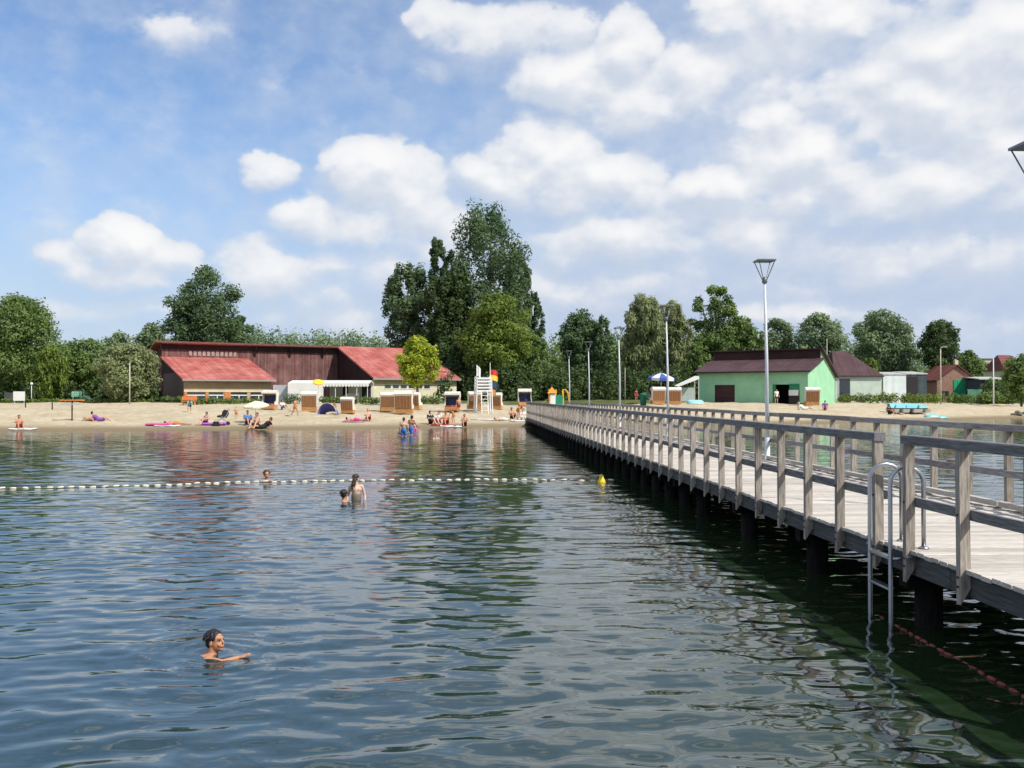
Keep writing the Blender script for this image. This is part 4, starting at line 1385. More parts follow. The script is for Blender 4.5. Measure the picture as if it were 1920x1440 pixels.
def fence(label, px0, px1, Y, h, m, n):
    a, b = on_ground(px0, Y), on_ground(px1, Y)
    T = thing('board_fence', label, 'fence', a)
    W = b.x - a.x
    for i in range(n):
        MB().box(W * i / n + .01, W * (i + 1) / n - .01, -.015, .015, .05, h + .03 * math.sin(i * 7)).build('board', m, T)
    for z in (.35, h - .3):
        MB().box(0, W, .017, .06, z, z + .08).build('cross_bar', m, T)
    for i in range(4):
        MB().box(W * i / 3 - .04, W * i / 3 + .04, .062, .14, -.1, h + .05).build('post', m, T)


fence('faded green board fence right of the brick house', 1815, 1842, 128, 1.9, mat('faded_green_boards', (.10, .26, .17), var=.25, rnd=.2), 12)
fence('dark board fence behind the left beach', 8, 30, 112, 1.1, mat('grey_fence_boards', (.10, .10, .10), var=.3, rnd=.2), 10)


def pole(name, label, px, top, Y, r, m, head=None, base_px=None, cat='pole'):
    g = on_ground(px, Y)
    H = at(px, top, Y).z - g.z
    T = thing(name, label, cat, g)
    MB().tube([(0, 0, -.2), (0, 0, H * .5), (0, 0, H)], [r, r * .85, r * .7], 8).build('shaft', m, T, True)
    if head == 'globe':
        MB().ball((0, 0, H + .14), .16).build('globe', WHITE, T, True)
    elif head == 'arm':
        MB().tube([(0, 0, H), (.12, 0, H + .25), (.5, 0, H + .32)], r * .6, 6).build('arm', m, T, True)
        MB().box(.35, .85, -.1, .1, H + .27, H + .37).build('lantern', GREY_PANEL, T)
    else:
        MB().lathe([(r * .75, 0), (r * .9, .03), (r * .3, .08)], 8, (0, 0, H)).build('cap', m, T)
    return T


POLE_PALE = mat('pale_wood_pole', (.52, .48, .38), var=.15, scale=3)
pole('flag_mast', 'tall pale pole beside the round willow', 243, 681, 100, .065, POLE_PALE)
pole('globe_lamp', 'white globe lamp at the back of the left beach', 59, 722, 108, .045, WHITE, 'globe', cat='lamp')
pole('net_post', 'dark post on the sand at the far left', 48, 738, 91, .06, DARK_IN)
pole('net_post', 'dark post on the sand right of the first one', 98, 748, 84, .06, DARK_IN)
pole('concrete_mast', 'white mast on the sand near the right edge', 1863, 672, 116, .085, WHITE)
pole('street_lamp', 'pale street lamp in front of the brick house', 1764, 655, 120, .09, POLE_PALE, 'arm', cat='lamp')
pole('thin_mast', 'thin white mast left of the boathouse among the trees', 1172, 690, 118, .045, POLE_PALE)
pole('roof_mast', 'short pale mast rising behind the boathouse ridge', 1551, 636, 118, .06, POLE_PALE)

# ------------------------------------------------------------------ beach furniture
WICKER = mat('brown_wicker', (.26, .125, .055), var=.3, scale=9, stretch=(1, 1, 5), bump=.5, rnd=.12)
WICKER_LT = mat('honey_wood_slats', (.50, .25, .09), var=.2, scale=5, rnd=.1)
HOOD = mat('white_hood_fabric', (.66, .63, .55), var=.1, scale=3)
STRIPE_RED = corrug('red_striped_cushion', (.45, .10, .09), 7, 0, .45)
STRIPE_BLUE = mat('navy_cushion', (.03, .04, .09), var=.2)
STRIPE_PLAIN = mat('beige_cushion', (.50, .42, .30), var=.15)


def beach_chair(label, loc, rz, cushion, hood=HOOD, tilt=.16, sc=1.0, inner=None):
    """hooded wicker beach chair; rz = 0 opens towards the lake, pi shows its back"""
    T = thing('hooded_beach_chair', label, 'beach chair', loc, rz, 'hooded wicker beach chairs on the sand')
    T.scale = (sc,) * 3
    w = .60
    # lower box with slats on its back
    MB().box(-w, w, -.38, .40, .06, .40).build('base_box', WICKER_LT, T)
    for i in range(4):
        MB().box(-w + .02, w - .02, .402, .43, .08 + i * .085, .145 + i * .085).build('slat', WICKER_LT, T)
    # side panels with armrest curve
    prof = [(-.36, .40), (.42, .40), (.62, 1.45), (.30, 1.62), (-.10, 1.50), (.05, 1.05), (.0, .72), (-.38, .66)]
    for s in (-1, 1):
        x = s * w
        MB().prism([Vector((x - .025, y, z)) for (y, z) in prof], (.05, 0, 0)).build('side_panel', HOOD if s > 0 else hood, T)
    # wicker back
    MB().prism([Vector((-w + .03, .40, .41)), Vector((-w + .03, .45, .41)), Vector((-w + .03, .625, 1.30)), Vector((-w + .03, .575, 1.30))], (2 * w - .06, 0, 0)).build('wicker_back', WICKER, T)
    for i in range(5):
        x = -w + .16 + i * .22
        MB().beam((x, .458, .44), (x, .63, 1.28), .03, .02, (1, 0, 0)).build('back_rib', WICKER_LT, T)
    # hood
    hp = [(.60, 1.30), (.66, 1.45), (.50, 1.63), (.20, 1.68), (-.22, 1.56), (-.25, 1.40)]
    th = []
    for (y, z) in hp: th.append((y, z))
    back = [(y * .93 - .01, z - .05) for (y, z) in reversed(hp[:-1])]
    MB().prism([Vector((-w - .04, y, z)) for (y, z) in th + [(-.20, 1.42)] + back], (2 * w + .08, 0, 0)).build('hood', hood, T)
    # inside: seat and back cushion
    s = MB().box(-w + .05, w - .05, -.36, .36, .402, .52).build('seat_cushion', cushion, T)
    MB().prism([Vector((-w + .05, .28, .53)), Vector((-w + .05, .38, .53)), Vector((-w + .05, .52, 1.25)), Vector((-w + .05, .42, 1.25))], (2 * w - .1, 0, 0)).build('back_cushion', inner or cushion, T)
    MB().box(-w + .04, w - .04, -.62, -.385, .10, .16).build('footrest', WICKER_LT, T)
    return T


PI = math.pi
chairs = [
    (580, 772, PI + .1, 1.02, STRIPE_PLAIN, None, 'hooded beach chair seen from behind, leftmost of the brown backs by the hedge'),
    (505, 768, -.15, 1.0, STRIPE_RED, STRIPE_BLUE, 'open hooded beach chair with red striped seat left of the marquee'),
    (653, 776, PI - .2, .84, STRIPE_PLAIN, None, 'small hooded beach chair seen from behind in front of the marquee'),
    (726, 772, PI + .15, 1.0, STRIPE_PLAIN, None, 'hooded beach chair seen from behind, left of the pair by the bright tree'),
    (758, 777, PI - .1, 1.18, STRIPE_BLUE, None, 'tall hooded beach chair with slatted back in front of the bright tree'),
    (778, 768, PI - .35, .95, STRIPE_PLAIN, None, 'hooded beach chair half hidden behind the tall slatted one'),
    (848, 772, -.12, 1.05, STRIPE_RED, STRIPE_BLUE, 'open hooded beach chair with dark lining and red towel'),
    (889, 768, PI + .2, .98, STRIPE_PLAIN, None, 'hooded beach chair left behind the lifeguard tower'),
    (930, 768, PI - .25, .95, STRIPE_PLAIN, None, 'hooded beach chair right behind the lifeguard tower'),
    (984, 762, .05, 1.08, STRIPE_BLUE, STRIPE_BLUE, 'open white hooded beach chair at the beach end of the pier'),
    (1233, 759, PI + .1, 1.12, STRIPE_PLAIN, None, 'hooded beach chair under the blue and white parasol'),
    (1264, 759, PI - .1, 1.12, STRIPE_PLAIN, None, 'hooded beach chair between the parasol and the boathouse'),
    (1522, 761, PI - .15, 1.22, STRIPE_PLAIN, None, 'hooded beach chair at the corner of the green boathouse'),
]
for (px, py, rz, sc, cu, inn, lb) in chairs:
    p = gpt(px, py)
    beach_chair(lb, p, rz, cu, sc=sc, inner=inn)


def lifeguard_tower():
    p = gpt(906, 773)
    T = thing('lifeguard_tower', 'white slatted lifeguard tower with ladder on the beach', 'lifeguard tower', p, .12)
    H = at(906, 706, p.y).z - p.z
    W, D = .62, .6
    for x in (-W, W):
        for y in (-D, D):
            MB().beam((x * 1.15, y * 1.15, -.1), (x, y, H if y > 0 else H - .1), .09, .09).build('leg', WHITE, T)
    for i in range(5):
        z = H - .15 - i * .27
        MB().box(-W - .05, W + .05, -D - .09, -D - .05, z - .09, z + .06).build('slat', WHITE, T)
        MB().box(-W - .05, W + .05, D + .05, D + .09, z - .09, z + .06).build('slat', WHITE, T)
        for s in (-1, 1):
            MB().box(s * W + (.05 if s > 0 else -.09), s * W + (.09 if s > 0 else -.05), -D + .0, D - .0, z - .09, z + .06).build('slat', WHITE, T)
    MB().box(-W + .05, W - .05, -D, D, H - 1.45, H - 1.38).build('platform', WHITE, T)
    MB().box(-W + .1, W - .1, .1, .5, H - 1.0, H - .93).build('seat', WHITE, T)
    for x in (-.28, .28):
        MB().beam((x, -D - .75, -.1), (x, -D - .12, H - 1.3), .06, .06).build('ladder_rail', WHITE, T)
    for i in range(5):
        t = (i + .6) / 5.4
        MB().beam((-.28, -D - .75 + .63 * t, (H - 1.4) * t), (.28, -D - .75 + .63 * t, (H - 1.4) * t), .05, .05).build('ladder_rung', WHITE, T)
    MB().beam((-W, D, .3), (W, D, H - 1.5), .05, .05).build('brace', WHITE, T)
    MB().beam((W, D, .3), (-W, D, H - 1.5), .05, .05).build('brace', WHITE, T)
    return p


tp = lifeguard_tower()


def flag(label, px, top, base_Y, cloths, seed, cat='flag'):
    """mast with cloths: list of (top offset, height, length, [band materials], droop)"""
    g = on_ground(px, base_Y)
    H = at(px, top, base_Y).z - g.z
    T = thing('flag', label, cat, g)
    MB().tube([(0, 0, -.2), (0, 0, H)], [.04, .022], 8).build('mast', WHITE, T, True)
    for (z0, h, L, bands, dr) in cloths:
        nb = len(bands)
        for bi, m in enumerate(bands):
            c = MB(); V = []; Fc = []
            n = 8
            for i in range(n + 1):
                t = i / n
                x = L * t * (1 - .25 * dr); y = .09 * math.sin(t * 7 + seed) * t
                for k in range(2):
                    z = H - z0 - h * (bi + k) / nb - dr * h * t * t * .7
                    V.append((x, y, z))
            for i in range(n): Fc.append((2 * i, 2 * i + 1, 2 * i + 3, 2 * i + 2))
            V2 = [(v[0], v[1] + .008, v[2]) for v in V]
            c.add(V + V2, Fc + [tuple(len(V) + q for q in reversed(f)) for f in Fc])
            c.build('cloth_band', m, T, True)


RED_F = mat('red_flag_cloth', (.55, .04, .03), var=.1); YEL_F = mat('yellow_flag_cloth', (.85, .58, .04), var=.08); NAVY_F = mat('dark_blue_flag_cloth', (.02, .05, .12), var=.1)
OCH_F = mat('ochre_flag_cloth', (.48, .22, .05), var=.1)
flag('plain white pennant on a mast at the lifeguard tower', 894, 684, tp.y + .6, [(.05, .9, .38, [WHITE], .5)], 1)
flag('red and yellow flag above a dark blue one on a mast', 919, 680, tp.y + 1.0, [(.62, .92, .72, [RED_F, YEL_F], .25), (1.62, .62, .72, [NAVY_F], .2), (2.32, .5, .55, [OCH_F], .3)], 2)


def playground():
    p = on_ground(1042, 100)
    p.z = float(gh(p.x, p.y))
    T = thing('play_tower', 'play tower with orange roof, green panel and yellow bars at the end of the pier', 'play tower', p)
    Y0 = mat('yellow_play_bars', (.75, .45, .03), var=.1); OR = mat('orange_play_roof', (.70, .25, .04), var=.1); GR = mat('green_play_panel', (.01, .22, .13), var=.1)
    for x in (-.7, .0, .75):
        for y in (-.5, .5): MB().tube([(x, y, -.1), (x, y, 1.75)], .045, 8).build('post', Y0, T)
    MB().box(-.05, .68, -.56, -.50, .0, 1.15).build('green_panel', GR, T)
    MB().box(-.62, -.07, -.56, -.50, .0, 1.25).build('white_panel', WHITE, T)
    MB().add([(-.9, -.7, 1.35), (.05, -.7, 1.35), (.05, .7, 1.35), (-.9, .7, 1.35), (-.4, 0, 2.05)], [(0, 1, 4), (1, 2, 4), (2, 3, 4), (3, 0, 4), (3, 2, 1, 0)]).build('roof', OR, T)
    MB().box(-.62, .7, -.48, .48, .78, .86).build('platform', Y0, T)
    MB().tube([(.75, -.5, 1.7), (1.0, -.5, 1.75), (1.3, -.5, 1.4), (1.5, -.5, .0)], .04, 6).build('climbing_bar', Y0, T)
    MB().tube([(.75, .5, 1.7), (1.0, .5, 1.75), (1.3, .5, 1.4), (1.5, .5, .0)], .04, 6).build('climbing_bar', Y0, T)
    MB().hexa([(-.72, -.3, .82), (-.72, .3, .82), (-1.7, .3, .05), (-1.7, -.3, .05), (-.72, -.3, .87), (-.72, .3, .87), (-1.7, .3, .10), (-1.7, -.3, .10)]).build('slide', mat('tan_slide', (.50, .36, .24), var=.1), T)
    q = on_ground(158, 108)
    S = thing('play_slide', 'mint green playground slide at the back of the left beach', 'slide', q)
    MT = mat('mint_play_paint', (.26, .55, .42), var=.1)
    for x in (-1.1, -.2):
        for y in (-.35, .35): MB().tube([(x, y, -.1), (x * .95, y, 1.3)], .05, 6).build('post', MT, S)
    MB().box(-1.25, -.05, -.4, .4, .7, .78).build('platform', MT, S)
    for i in range(4): MB().box(-1.2 + i * .29, -.97 + i * .29, -.42, -.37, .80, 1.28).build('panel_board', MT, S)
    MB().hexa([(0, -.3, .72), (0, .3, .72), (1.25, .3, .1), (1.25, -.3, .1), (0, -.3, .85), (0, .3, .85), (1.25, .3, .22), (1.25, -.3, .22)]).build('chute', MT, S)


playground()


def odds():
    # orange topped shower table on one post
    p = gpt(135, 789)
    T = thing('mushroom_table', 'orange topped table on a single post on the left sand', 'table', p)
    H = at(135, 750, p.y).z - p.z
    MB().tube([(0, 0, -.1), (0, 0, H - .06)], .05, 8).build('post', DARK_IN, T)
    MB().box(-.75, .75, -.4, .4, H - .06, H + .03).build('top', ORANGE, T)
    MB().box(-.7, .7, -.3, .3, H - .34, H - .28).build('shelf', GREY_PANEL, T)
    # notice board
    p = on_ground(36, 106)
    T = thing('notice_board', 'white notice board on two legs at the far left', 'sign', p)
    for x in (-.5, .5): MB().box(x - .03, x + .03, .0, .06, -.1, .9).build('leg', GREY_PANEL, T)
    MB().box(-.62, .62, -.04, -.003, .25, 1.25).build('board', WHITE, T)
    # orange bench by the hall
    p = on_ground(354, 99)
    T = thing('bench', 'orange bench before the left wing of the hall', 'bench', p)
    MB().box(-.75, .75, -.2, .2, .42, .48).build('seat', ORANGE, T)
    MB().box(-.75, .75, .22, .27, .55, .95).build('backrest', ORANGE, T)
    for x in (-.6, .6): MB().box(x - .04, x + .04, -.18, .26, 0, .417).build('leg', ORANGE, T)
    # green bin and white canopy near the parasol
    p = on_ground(1206, 101)
    T = thing('litter_bin', 'dark green bin left of the blue parasol', 'bin', p)
    MB().lathe([(.27, 0), (.32, .05), (.36, 1.05), (.38, 1.1)], 12).build('body', mat('bin_green', (.01, .14, .09), var=.15), T, True)
    MB().lathe([(.39, 1.1), (.39, 1.16), (.2, 1.3), (.02, 1.32)], 12).build('lid', MATS['bin_green'], T, True)
    p = on_ground(1290, 108)
    T = thing('canopy_tent', 'white slanting canopy tent against the left side of the boathouse', 'tent', p)
    MB().hexa([(-1.3, -.8, 1.75), (1.1, -.8, 2.65), (1.1, 1.2, 2.75), (-1.3, 1.2, 1.85), (-1.3, -.8, 1.82), (1.1, -.8, 2.95), (1.1, 1.2, 3.05), (-1.3, 1.2, 1.92)]).build('canvas', CANVAS, T)
    for x, h in ((-1.25, 1.78), (1.05, 2.62)):
        for y in (-.75, 1.15): MB().tube([(x, y, 0), (x, y, h)], .03, 6).build('pole', WHITE, T)
    MB().box(-1.2, 1.0, 1.1, 1.13, .1, 1.7).build('rear_sheet', mat('clear_grey_sheet', (.34, .42, .40), var=.1, rough=.3), T)
    # blue upturned rowing boat
    TQ = mat('sky_blue_boat_paint', (.20, .55, .68), var=.1, rough=.45)
    p = gpt(1304, 757)
    boat('small upturned light blue boat left of the boathouse', p, .2, 2.0, TQ, WHITE, upturned=True)
    # rock pile on the right beach
    p = gpt(1908, 779)
    T = thing('rock_heap', 'small heap of dark stones at the right edge of the beach', 'rocks', p)
    rng = random.Random(4)
    ST = mat('dark_stone', (.14, .125, .10), var=.3, scale=5, rnd=.2)
    for i in range(14):
        b = MB(); r = rng.uniform(.12, .3); b.ball((rng.uniform(-.75, .75), rng.uniform(-.3, .3), r * .45 + rng.uniform(0, .25)), (r, r * .8, r * .65), 7, 4)
        b.v = [(x + rng.uniform(-.03, .03), y + rng.uniform(-.03, .03), z + rng.uniform(-.03, .03)) for (x, y, z) in b.v]
        b.build('stone', ST, T)


def boat(label, loc, rz, L, top, under, upturned=False, name='rowing_boat'):
    T = thing(name, label, 'boat', loc, rz)
    n = 10; V = []; Fc = []
    ring = 7
    for i in range(n + 1):
        t = i / n; x = (t - .5) * L
        w = L * .22 * math.sqrt(max(.03, 1 - abs(2 * t - 1) ** 2.4))
        for k in range(ring):
            a = math.pi * k / (ring - 1)
            V.append((x, w * math.cos(a), (L * .20) * math.sin(a) * (1 - .35 * abs(2 * t - 1) ** 3) + .0))
    for i in range(n):
        for k in range(ring - 1): Fc.append((i * ring + k, (i + 1) * ring + k, (i + 1) * ring + k + 1, i * ring + k + 1))
    Fc.append(tuple(range(ring))); Fc.append(tuple(n * ring + k for k in reversed(range(ring))))
    h = MB(); h.add(V, Fc); h.build('hull', top, T, True)
    MB().beam((-L * .42, 0, L * .195), (L * .42, 0, L * .195), .05, .06).build('keel', under, T)
    for s in (-1, 1): MB().tube([(-L * .4, s * L * .155, .03), (0, s * L * .222, .03), (L * .4, s * L * .155, .03)], .03, 6).build('gunwale', under, T)
    return T


odds()


def pedal_boats():
    TQ = mat('turquoise_fibreglass', (.20, .55, .64), var=.08, rough=.35); TQ2 = mat('teal_fibreglass', (.18, .46, .46), var=.08, rough=.35)
    DK = mat('brown_seat', (.10, .06, .045), var=.2)
    labs = ['turquoise pedal boat on the right sand, left one of the row', 'turquoise pedal boat on the right sand, middle of the row', 'teal pedal boat on the right sand, right one of the row']
    for i, px in enumerate((1681, 1702, 1722)):
        p = gpt(px, 775)
        T = thing('pedal_boat', labs[i], 'pedal boat', p, RNG.uniform(-.15, .15), 'pedal boats drawn up on the right beach')
        m = TQ if i < 2 else TQ2
        for s in (-1, 1):
            MB().hexa([(s * .42 - .17, -1.2, .1), (s * .42 + .17, -1.2, .1), (s * .42 + .14, 1.2, .02), (s * .42 - .14, 1.2, .02), (s * .42 - .2, -1.4, .45), (s * .42 + .2, -1.4, .45), (s * .42 + .2, 1.3, .45), (s * .42 - .2, 1.3, .45)]).build('float_hull', WHITE, T)
        MB().box(-.58, .58, -.9, 1.0, .452, .54).build('deck', DK, T)
        MB().hexa([(-.6, -.2, .545), (.6, -.2, .545), (.6, .9, .545), (-.6, .9, .545), (-.62, .15, .95), (.62, .15, .95), (.62, 1.0, 1.02), (-.62, 1.0, 1.02)]).build('seat_shell', m, T)
        MB().hexa([(-.5, -1.1, .545), (.5, -1.1, .545), (.5, -.6, .545), (-.5, -.6, .545), (-.4, -1.0, .82), (.4, -1.0, .82), (.4, -.7, .86), (-.4, -.7, .86)]).build('bow_cowl', m, T)
        MB().tube([(-.3, -.45, .60), (.3, -.45, .60)], .13, 10).build('paddle_drum', DK, T)
    p = gpt(1748, 783)
    boat('white and teal dinghy lying at the water edge right of the pedal boats', p, .1, 1.7, TQ2, WHITE, name='dinghy')
    p = gpt(1768, 784)
    boat('small teal dinghy beside the white and teal one', p, .25, 1.1, TQ2, TQ, name='dinghy')


pedal_boats()

# ------------------------------------------------------------------ people
SKIN = {k: mat('skin_' + k, c, rough=.55, var=.08, scale=6, spec=.35) for k, c in {'light': (.56, .34, .24), 'tan': (.46, .225, .125), 'pale': (.62, .42, .33)}.items()}
HAIR = {k: mat('hair_' + k, c, rough=.5, var=.3, scale=14, stretch=(1, 1, .3)) for k, c in {'black': (.012, .010, .012), 'brown': (.055, .032, .022), 'blond': (.30, .20, .10)}.items()}
CLOTH = {k: mat('swimwear_' + k, c, rough=.85, var=.12) for k, c in {'navy': (.02, .03, .08), 'red': (.40, .04, .04), 'black': (.015, .015, .018), 'blue': (.06, .16, .40), 'white': (.72, .72, .70), 'cyan': (.10, .42, .50), 'pink': (.62, .10, .30), 'orange': (.55, .18, .05), 'purple': (.22, .08, .32)}.items()}


def remesh(mb, name, m, voxel, rounds=4):
    """weld overlapping closed shapes into one continuous smooth surface"""
    me = mb.mesh(name + '_parts')
    o = bpy.data.objects.new(name + '_tmp', me); COL.objects.link(o)
    r = o.modifiers.new('r', 'REMESH'); r.mode = 'VOXEL'; r.voxel_size = voxel; r.use_smooth_shade = True
    s = o.modifiers.new('s', 'SMOOTH'); s.factor = .5; s.iterations = rounds
    dg = bpy.context.evaluated_depsgraph_get()
    new = bpy.data.meshes.new_from_object(o.evaluated_get(dg))
    new.name = name
    bpy.data.objects.remove(o); bpy.data.meshes.remove(me)
    new.materials.clear(); new.materials.append(m)
    new.polygons.foreach_set('use_smooth', [True] * len(new.polygons))
    return new


def figure(J, child=1.0):
    """capsule skeleton from joints -> MB.  J: dict of joint positions (metres, adult)"""
    b = MB()
    V = {k: Vector(v) for k, v in J.items()}
    b.capsule(V['pelvis'], V['waist'], .145, .125); b.capsule(V['waist'], V['chest'], .125, .15)
    b.capsule(V['chest'] + (V['sl'] - V['sr']) * .28, V['chest'] - (V['sl'] - V['sr']) * .28, .12, .12)
    b.capsule(V['sl'], V['sr'], .065, .065); b.capsule(V['hl'], V['hr'], .105, .105)
    b.capsule(V['chest'], V['neck'], .08, .052); b.capsule(V['neck'], V['head'], .052, .06)
    b.ball(V['head'], (.078, .094, .118), 12, 8)
    b.ball(V['head'] + Vector(J.get('face', (0, -1, 0))) * .095 + Vector((0, 0, -.015)), (.016, .016, .02), 6, 4)
    for s in 'lr':
        b.capsule(V['s' + s], V['e' + s], .055, .042); b.capsule(V['e' + s], V['w' + s], .042, .03)
        d = (V['w' + s] - V['e' + s]).normalized()
        b.capsule(V['w' + s], V['w' + s] + d * .09, .032, .036)
        side = d.cross(Vector((0, 1, .3))).normalized()
        for q in (-1.5, -.5, .5, 1.5):
            b.capsule(V['w' + s] + d * .09 + side * q * .018, V['w' + s] + d * (.175 - .012 * abs(q)) + side * q * .022, .0105, .009, 6)
        b.capsule(V['w' + s] + d * .03 + side * .03, V['w' + s] + d * .09 + side * .065, .012, .010, 6)
        b.capsule(V['h' + s], V['k' + s], .088, .058); b.capsule(V['k' + s], V['a' + s], .058, .036)
        f = Vector(J.get('toe', (0, -1, 0)))
        b.capsule(V['a' + s], V['a' + s] + f * .17 + Vector((0, 0, -.03 if 'lie' not in J else 0)), .04, .03)
    return b


POSES = {
    'stand': dict(pelvis=(0, 0, .95), waist=(0, 0, 1.1), chest=(0, 0, 1.3), neck=(0, 0, 1.5), head=(0, -.02, 1.62), sl=(.19, 0, 1.42), sr=(-.19, 0, 1.42), el=(.25, .03, 1.14), er=(-.25, .03, 1.14), wl=(.27, -.06, .90), wr=(-.27, -.06, .90), hl=(.095, 0, .92), hr=(-.095, 0, .92), kl=(.11, -.02, .5), kr=(-.12, .0, .5), al=(.12, .02, .08), ar=(-.14, .06, .08)),
    'walk': dict(pelvis=(0, 0, .94), waist=(0, -.01, 1.1), chest=(0, -.03, 1.3), neck=(0, -.04, 1.5), head=(0, -.07, 1.62), sl=(.19, -.02, 1.42), sr=(-.19, -.04, 1.42), el=(.27, .12, 1.18), er=(-.27, -.14, 1.18), wl=(.26, .1, .93), wr=(-.22, -.32, 1.05), hl=(.095, 0, .92), hr=(-.095, 0, .92), kl=(.11, -.2, .53), kr=(-.11, .08, .5), al=(.12, -.22, .09), ar=(-.12, .36, .14)),
    'sit': dict(pelvis=(0, 0, .13), waist=(0, .05, .28), chest=(0, .10, .48), neck=(0, .09, .68), head=(0, .06, .80), sl=(.18, .10, .60), sr=(-.18, .10, .60), el=(.27, -.05, .40), er=(-.27, -.05, .40), wl=(.20, -.30, .44), wr=(-.20, -.30, .44), hl=(.1, -.02, .13), hr=(-.1, -.02, .13), kl=(.16, -.38, .44), kr=(-.16, -.38, .44), al=(.14, -.66, .06), ar=(-.14, -.66, .06)),
    'recline': dict(pelvis=(0, 0, .12), waist=(0, .16, .20), chest=(0, .34, .34), neck=(0, .48, .50), head=(0, .52, .62), sl=(.18, .42, .44), sr=(-.18, .42, .44), el=(.26, .58, .22), er=(-.26, .58, .22), wl=(.28, .42, .05), wr=(-.28, .42, .05), hl=(.1, -.02, .12), hr=(-.1, -.02, .12), kl=(.12, -.44, .20), kr=(-.12, -.40, .34), al=(.12, -.86, .06), ar=(-.12, -.72, .06)),
    'lie': dict(lie=(0, 0, 0), pelvis=(0, 0, .13), waist=(0, .16, .13), chest=(0, .36, .15), neck=(0, .56, .17), head=(0, .68, .20), sl=(.18, .46, .14), sr=(-.18, .46, .14), el=(.36, .56, .08), er=(-.36, .56, .08), wl=(.22, .74, .06), wr=(-.22, .74, .06), hl=(.1, -.02, .12), hr=(-.1, -.02, .12), kl=(.12, -.46, .12), kr=(-.12, -.46, .12), al=(.12, -.88, .08), ar=(-.14, -.88, .08)),
    'bend': dict(pelvis=(0, .1, .78), waist=(0, .02, .92), chest=(0, -.18, 1.02), neck=(0, -.36, 1.08), head=(0, -.46, 1.10), sl=(.19, -.28, 1.02), sr=(-.19, -.28, 1.02), el=(.23, -.36, .75), er=(-.23, -.36, .75), wl=(.16, -.46, .52), wr=(-.16, -.46, .52), hl=(.1, .1, .76), hr=(-.1, .1, .76), kl=(.13, -.1, .44), kr=(-.13, -.1, .44), al=(.13, .06, .08), ar=(-.13, .06, .08)),
}
FIG = {}


def fig_mesh(pose):
    if pose not in FIG:
        J = POSES[pose]
        body = remesh(figure(J), 'person_' + pose, SKIN['light'], .017, 3)
        V = {k: Vector(v) for k, v in J.items()}
        up = (V['head'] - V['neck']).normalized()
        h = MB(); h.ball(V['head'] + up * .03 + Vector((0, .022, 0)), (.092, .100, .108), 12, 8); h.ball(V['head'] + Vector((0, .06, -.03)), (.07, .06, .09), 8, 6)
        hair = remesh(h, 'hair_' + pose, HAIR['brown'], .014, 2)
        s = MB(); s.capsule(V['pelvis'], V['pelvis'].lerp(V['waist'], .55), .160, .150)
        for q in 'lr': s.capsule(V['h' + q], V['h' + q].lerp(V['k' + q], .5), .112, .100)
        shorts = remesh(s, 'shorts_' + pose, CLOTH['navy'], .018, 2)
        t = MB(); t.capsule(V['waist'], V['chest'], .150, .172); t.capsule(V['chest'] + (V['sl'] - V['sr']) * .28, V['chest'] - (V['sl'] - V['sr']) * .28, .135, .135); t.capsule(V['pelvis'], V['waist'], .17, .15)
        for q in 'lr': t.capsule(V['s' + q], V['s' + q].lerp(V['e' + q], .6), .078, .066)
        shirt = remesh(t, 'shirt_' + pose, CLOTH['white'], .018, 2)
        FIG[pose] = (body, hair, shorts, shirt)
    return FIG[pose]


def set_mat(o, m):
    o.material_slots[0].link = 'OBJECT'; o.material_slots[0].material = m


def person(label, pose, loc, rz, skin='light', hair='brown', shorts='navy', shirt=None, sc=1.0, group=None):
    b, h, s, t = fig_mesh(pose)
    o = link_mesh('person', b, None, loc, (0, 0, rz), (sc,) * 3); set_mat(o, SKIN[skin]); tag(o, label, 'person', group)
    k = link_mesh('hair', h, o); set_mat(k, HAIR[hair])
    k = link_mesh('swim_shorts', s, o); set_mat(k, CLOTH[shorts])
    if shirt: k = link_mesh('shirt', t, o); set_mat(k, CLOTH[shirt])
    return o


